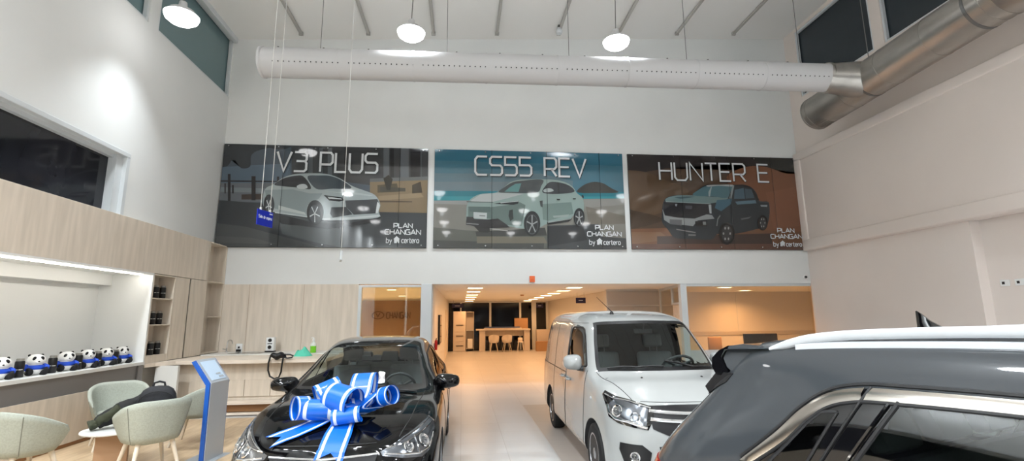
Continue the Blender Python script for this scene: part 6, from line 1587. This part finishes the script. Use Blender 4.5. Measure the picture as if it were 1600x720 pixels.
b = MB(); b.box((-.20, -.2, .12), (-.185, .2, 2.0)); b.box((.185, -.2, .12), (.2, .2, 2.0)); b.box((-.185, .185, .12), (.185, .2, 2.0)); b.box((-.185, -.2, 1.98), (.185, .185, 2.0)); b.box((-.185, -.2, .12), (.185, .185, .15)); b.build('carcass', 'passage_panel', t, False)
b = MB(); b.box((-.185, -.18, 1.04), (.185, .185, 1.06)); b.build('shelf', 'frame_grey', t, False)
for x in (-.18, .18):
    for y in (-.17, .17):
        b = MB(); b.tube([(x, y, 0), (x, y, .125)], .014, n=8); b.build('leg', 'steel', t)
b = MB(); b.box((-.12, -.16, .16), (.14, .12, .62), bev=.006); tag(b.build('storage_box', 'white_plastic', None), 'pale box inside the grey locker', 'box').location = (.42, 25.95, .0)
t = thing('work_table', 'long cream table with panel legs in front of the far dark windows', 'table', (2.15, 25.9, 0))
b = MB(); b.box((-1.42, -.40, 1.04), (1.38, .30, 1.11), bev=.005); b.build('tabletop', 'cabinet_cream', t)
for x in (-1.25, 1.05):
    b = MB(); b.box((x, -.34, 0), (x+.30, .26, 1.04), bev=.004); b.build('leg', 'cabinet_cream', t)
b = MB(); b.box((-.95, .10, .74), (1.05, .13, 1.04)); b.build('apron', 'wood_panel', t, False)
for k, (z, c, x0, x1, lab) in enumerate(((1.11, 'cabinet_cream', -1.0, .95, 'long pale board lying on the work table'), (1.165, 'blue_top', -.95, .85, 'flat blue package on top of the pale board'))):
    o = MB(); o.box((x0, -.25, 0), (x1, .2, .05), bev=.006); q = tag(o.build('flat_board' if k == 0 else 'flat_package', c), lab, 'board' if k == 0 else 'package'); q.location = (2.15, 25.9, z+.001)
b = MB(); b.box((-.36, -.02, 0), (.36, .06, .54), bev=.004); q = tag(b.build('cardboard_sheet', 'board_kraft'), 'upright cardboard on the right end of the work table', 'cardboard'); q.location = (3.12, 26.12, 1.112)
b = MB(); b.box((-.32, -.2, 0), (.32, .2, .46), bev=.004); b.box((-.33, -.205, .46), (.33, .205, .48)); b.box((-.2, -.206, .22), (-.05, -.199, .32)); b.box((.05, -.206, .22), (.2, -.199, .32)); q = tag(b.build('cardboard_box', 'board_kraft'), 'brown cardboard box on the floor right of the work table', 'box'); q.location = (4.08, 25.2, 0)
t = thing('low_cabinet', 'pale low cabinet under the dark window right of the work table', 'cabinet', (4.22, 25.85, 0))
b = MB(); b.box((-.34, -.2, 0), (.34, .2, 1.06), bev=.004); b.build('body', 'cabinet_cream', t); b = MB(); b.box((-.33, -.215, .05), (.33, -.201, 1.02), bev=.003); b.build('door', 'cabinet_cream', t)
def shell_chair(loc, rz, label, s=1.):
    t = thing('shell_chair', label, 'chair', loc, rz, 'white shell chairs at the work table')
    P = []
    for a in np.linspace(-2.0, 2.0, 21):
        d = Vector((-math.cos(a), math.sin(a), 0)); k = abs(a)/2.0; zt = .46+.38*(1-k**2*.6)
        P.append([d*.16+Vector((0, 0, .43)), d*.245+Vector((0, 0, .47)), d*.26+Vector((0, 0, (.47+zt)/2)), d*.275+Vector((0, 0, zt)), d*.25+Vector((0, 0, zt+.005)), d*.235+Vector((0, 0, (.47+zt)/2)), d*.21+Vector((0, 0, .49)), d*.10+Vector((0, 0, .455))])
    b = MB(); b.grid(P, 0, True); b.lathe([(0, .425), (.17, .43), (.19, .445), (.17, .458), (0, .46)], n=24); b.build('seat', 'shell_white', t, ang=60)
    for sx in (1, -1):
        for sy in (1, -1):
            b = MB(); b.tube([(sx*.11, sy*.11, .435), (sx*.2, sy*.2, 0)], [.02, .014], n=8); b.build('leg', 'leg_wood', t)
    return t
c1 = shell_chair((1.62, 25.25, 0), math.pi/2, 'left white shell chair tucked at the far work table')
dup(c1, (2.28, 25.25, 0), math.pi/2+.15, 'second white shell chair from the left at the far work table')
t = thing('stool', 'small white stool right of the shell chairs at the far work table', 'stool', (2.98, 25.3, 0))
b = MB(); b.lathe([(0, .44), (.15, .44), (.16, .46), (.15, .48), (0, .48)], n=24); b.build('seat', 'shell_white', t)
b = MB(); b.box((-.12, .10, .48), (.12, .14, .68), bev=.03, seg=2); b.build('backrest', 'shell_white', t)
for sx in (1, -1):
    for sy in (1, -1):
        b = MB(); b.tube([(sx*.1, sy*.1, .445), (sx*.16, sy*.16, 0)], [.02, .014], n=8); b.build('leg', 'shell_white', t)
# blue ceiling signs
mat('navy_sign', (30, 28, 70), .35)
for x, y, w, lab in ((4.05, 16.6, .34, 'dark blue ceiling sign above the white van roof'), (-.22, 24.0, .55, 'dark blue ceiling sign over the filing cabinet'), (3.95, 25.0, .36, 'dark blue ceiling sign at the far right dark window')):
    t = thing('ceiling_sign', lab, 'sign', (x, y, PRIMZ), 0, 'blue ceiling signs in the passage')
    b = MB(); b.box((-w/2, -.012, -.36), (w/2, .012, -.17), bev=.003); b.build('board', 'navy_sign', t)
    b = MB(); b.box((-w*.22, -.0145, -.275), (w*.22, -.0125, -.255)); b.build('print', 'sign_text', t, False)
    for sx in (-1, 1):
        b = MB(); b.tube([(sx*w*.36, 0, -.17), (sx*w*.36, 0, -.002)], .005, n=6); b.build('rod', 'steel', t)
# dark screen and red extinguisher on the left passage wall
t = thing('wall_screen', 'dark upright screen on the left wall of the passage', 'screen', (-.70, 15.4, .95))
b = MB(); b.box((.001, -.62, 0), (.06, .62, .86), bev=.006); b.build('frame', 'black_plastic', t); b = MB(); b.box((.061, -.58, .04), (.064, .58, .82)); b.build('display', 'far_night', t, False)
mat('red_paint', (186, 30, 28), .3)
t = thing('fire_extinguisher', 'small red fire extinguisher low on the left passage wall behind the black car', 'extinguisher', (-.645, 12.75, .93)); t.scale = (.55, .55, .55)
b = MB(); b.lathe([(0, 0), (.06, .0), (.065, .02), (.065, .36), (.05, .42), (.02, .45), (0, .45)], n=20); b.build('cylinder', 'red_paint', t); b = MB(); b.tube([(0, 0, .44), (0, 0, .50), (.05, 0, .53)], .016); b.tube([(.02, 0, .48), (.075, 0, .40), (.07, 0, .2)], .010); b.build('nozzle', 'black_plastic', t); b = MB(); b.box((-.099, -.05, .1), (-.06, .05, .3)); b.build('bracket', 'steel', t)
# office: monitor on a desk and a chair behind the glazing
t = thing('office_desk', 'pale desk behind the frosted office glazing', 'desk', (8.4, 13.35, 0))
b = MB(); b.box((-1.1, -.4, .72), (1.1, .4, .76), bev=.005); b.build('desktop', 'cabinet_cream', t)
for x in (-1.05, 1.0):
    b = MB(); b.box((x, -.38, 0), (x+.05, .38, .72)); b.build('leg', 'cabinet_cream', t, False)
t = thing('monitor', 'wide black monitor on the office desk behind the glazing', 'monitor', (8.34, 13.25, .762))
b = MB(); b.box((-.50, -.02, .06), (.50, .03, .45), bev=.008); b.build('screen_case', 'black_plastic', t); b = MB(); b.box((-.48, .031, .08), (.48, .033, .43)); b.build('display', 'far_night', t, False); b = MB(); b.box((-.16, -.1, 0), (.16, .1, .012)); b.box((-.03, -.015, .012), (.03, .015, .07)); b.build('foot', 'black_plastic', t)
t = thing('office_chair', 'tan office chair back showing left of the black monitor', 'chair', (7.35, 13.95, 0))
b = MB(); P = [[(x*(1-.0*z), -.03-.05*math.cos(x*6), z) for x in np.linspace(-.21, .21, 9)] for z in np.linspace(.62, 1.11, 7)]
b.box((-.21, -.04, .62), (.21, .01, 1.11), bev=.024, seg=3); b.build('backrest', 'board_kraft', t); b = MB(); b.box((-.24, -.02, .42), (.24, .46, .50), bev=.03, seg=3); b.build('seat', 'board_kraft', t)
b = MB(); b.tube([(0, .2, .08), (0, .2, .43)], .03); b.tube([(0, -.02, .46), (0, -.03, .66)], .02); b.build('column', 'steel', t)
for k in range(5):
    a_ = 2*math.pi*k/5; b = MB(); b.tube([(0, .2, .09), (.28*math.cos(a_), .2+.28*math.sin(a_), .045)], .02); b.ball((.28*math.cos(a_), .2+.28*math.sin(a_), .03), (.03, .03, .03), 0, 10, 6); b.build('foot', 'black_plastic', t)
t = thing('smoke_detector', 'round smoke detector on the passage ceiling near the middle', 'detector', (2.2, 18.0, PRIMZ))
b = MB(); b.lathe([(.07, -.002), (.07, -.03), (.05, -.045), (0, -.045)], n=20); b.build('case', 'board_kraft', t)
b = MB(); b.lathe([(.03, -.045), (.028, -.055), (0, -.055)], n=16); b.build('cap', 'white_plastic', t)
# brown sign with logo on the wall of the meeting room
mat('sign_brown', (128, 100, 80), .5)
t = thing('wall_lettering', 'dark raised lettering on the brown wall seen through the glass pane', 'sign', (0, 24.0, 0))
b = MB()
for pl in text_strokes('CHANGAN', -3.55, -2.45, 1.70, 1.98, .2): stroke(b, pl, .045, lambda p: Vector((p[0], -.03, p[1])), Vector((0, -.02, 0)))
b.build('letters', 'sign_brown', t, False)
b = MB(); n = 32; b.grid([[(-3.95+r*1.0*math.cos(2*math.pi*k/n), y, 1.85+r*.62*math.sin(2*math.pi*k/n)) for k in range(n)] for r, y in ((.30, -.001), (.30, -.05), (.24, -.05), (.24, -.001))], 0, True)
b.prism([(-4.07, -.03, 1.95), (-3.95, -.03, 1.74), (-3.83, -.03, 1.95), (-3.88, -.03, 1.95), (-3.95, -.03, 1.83), (-4.02, -.03, 1.95)], (0, -.02, 0)); b.build('emblem', 'sign_brown', t, False)
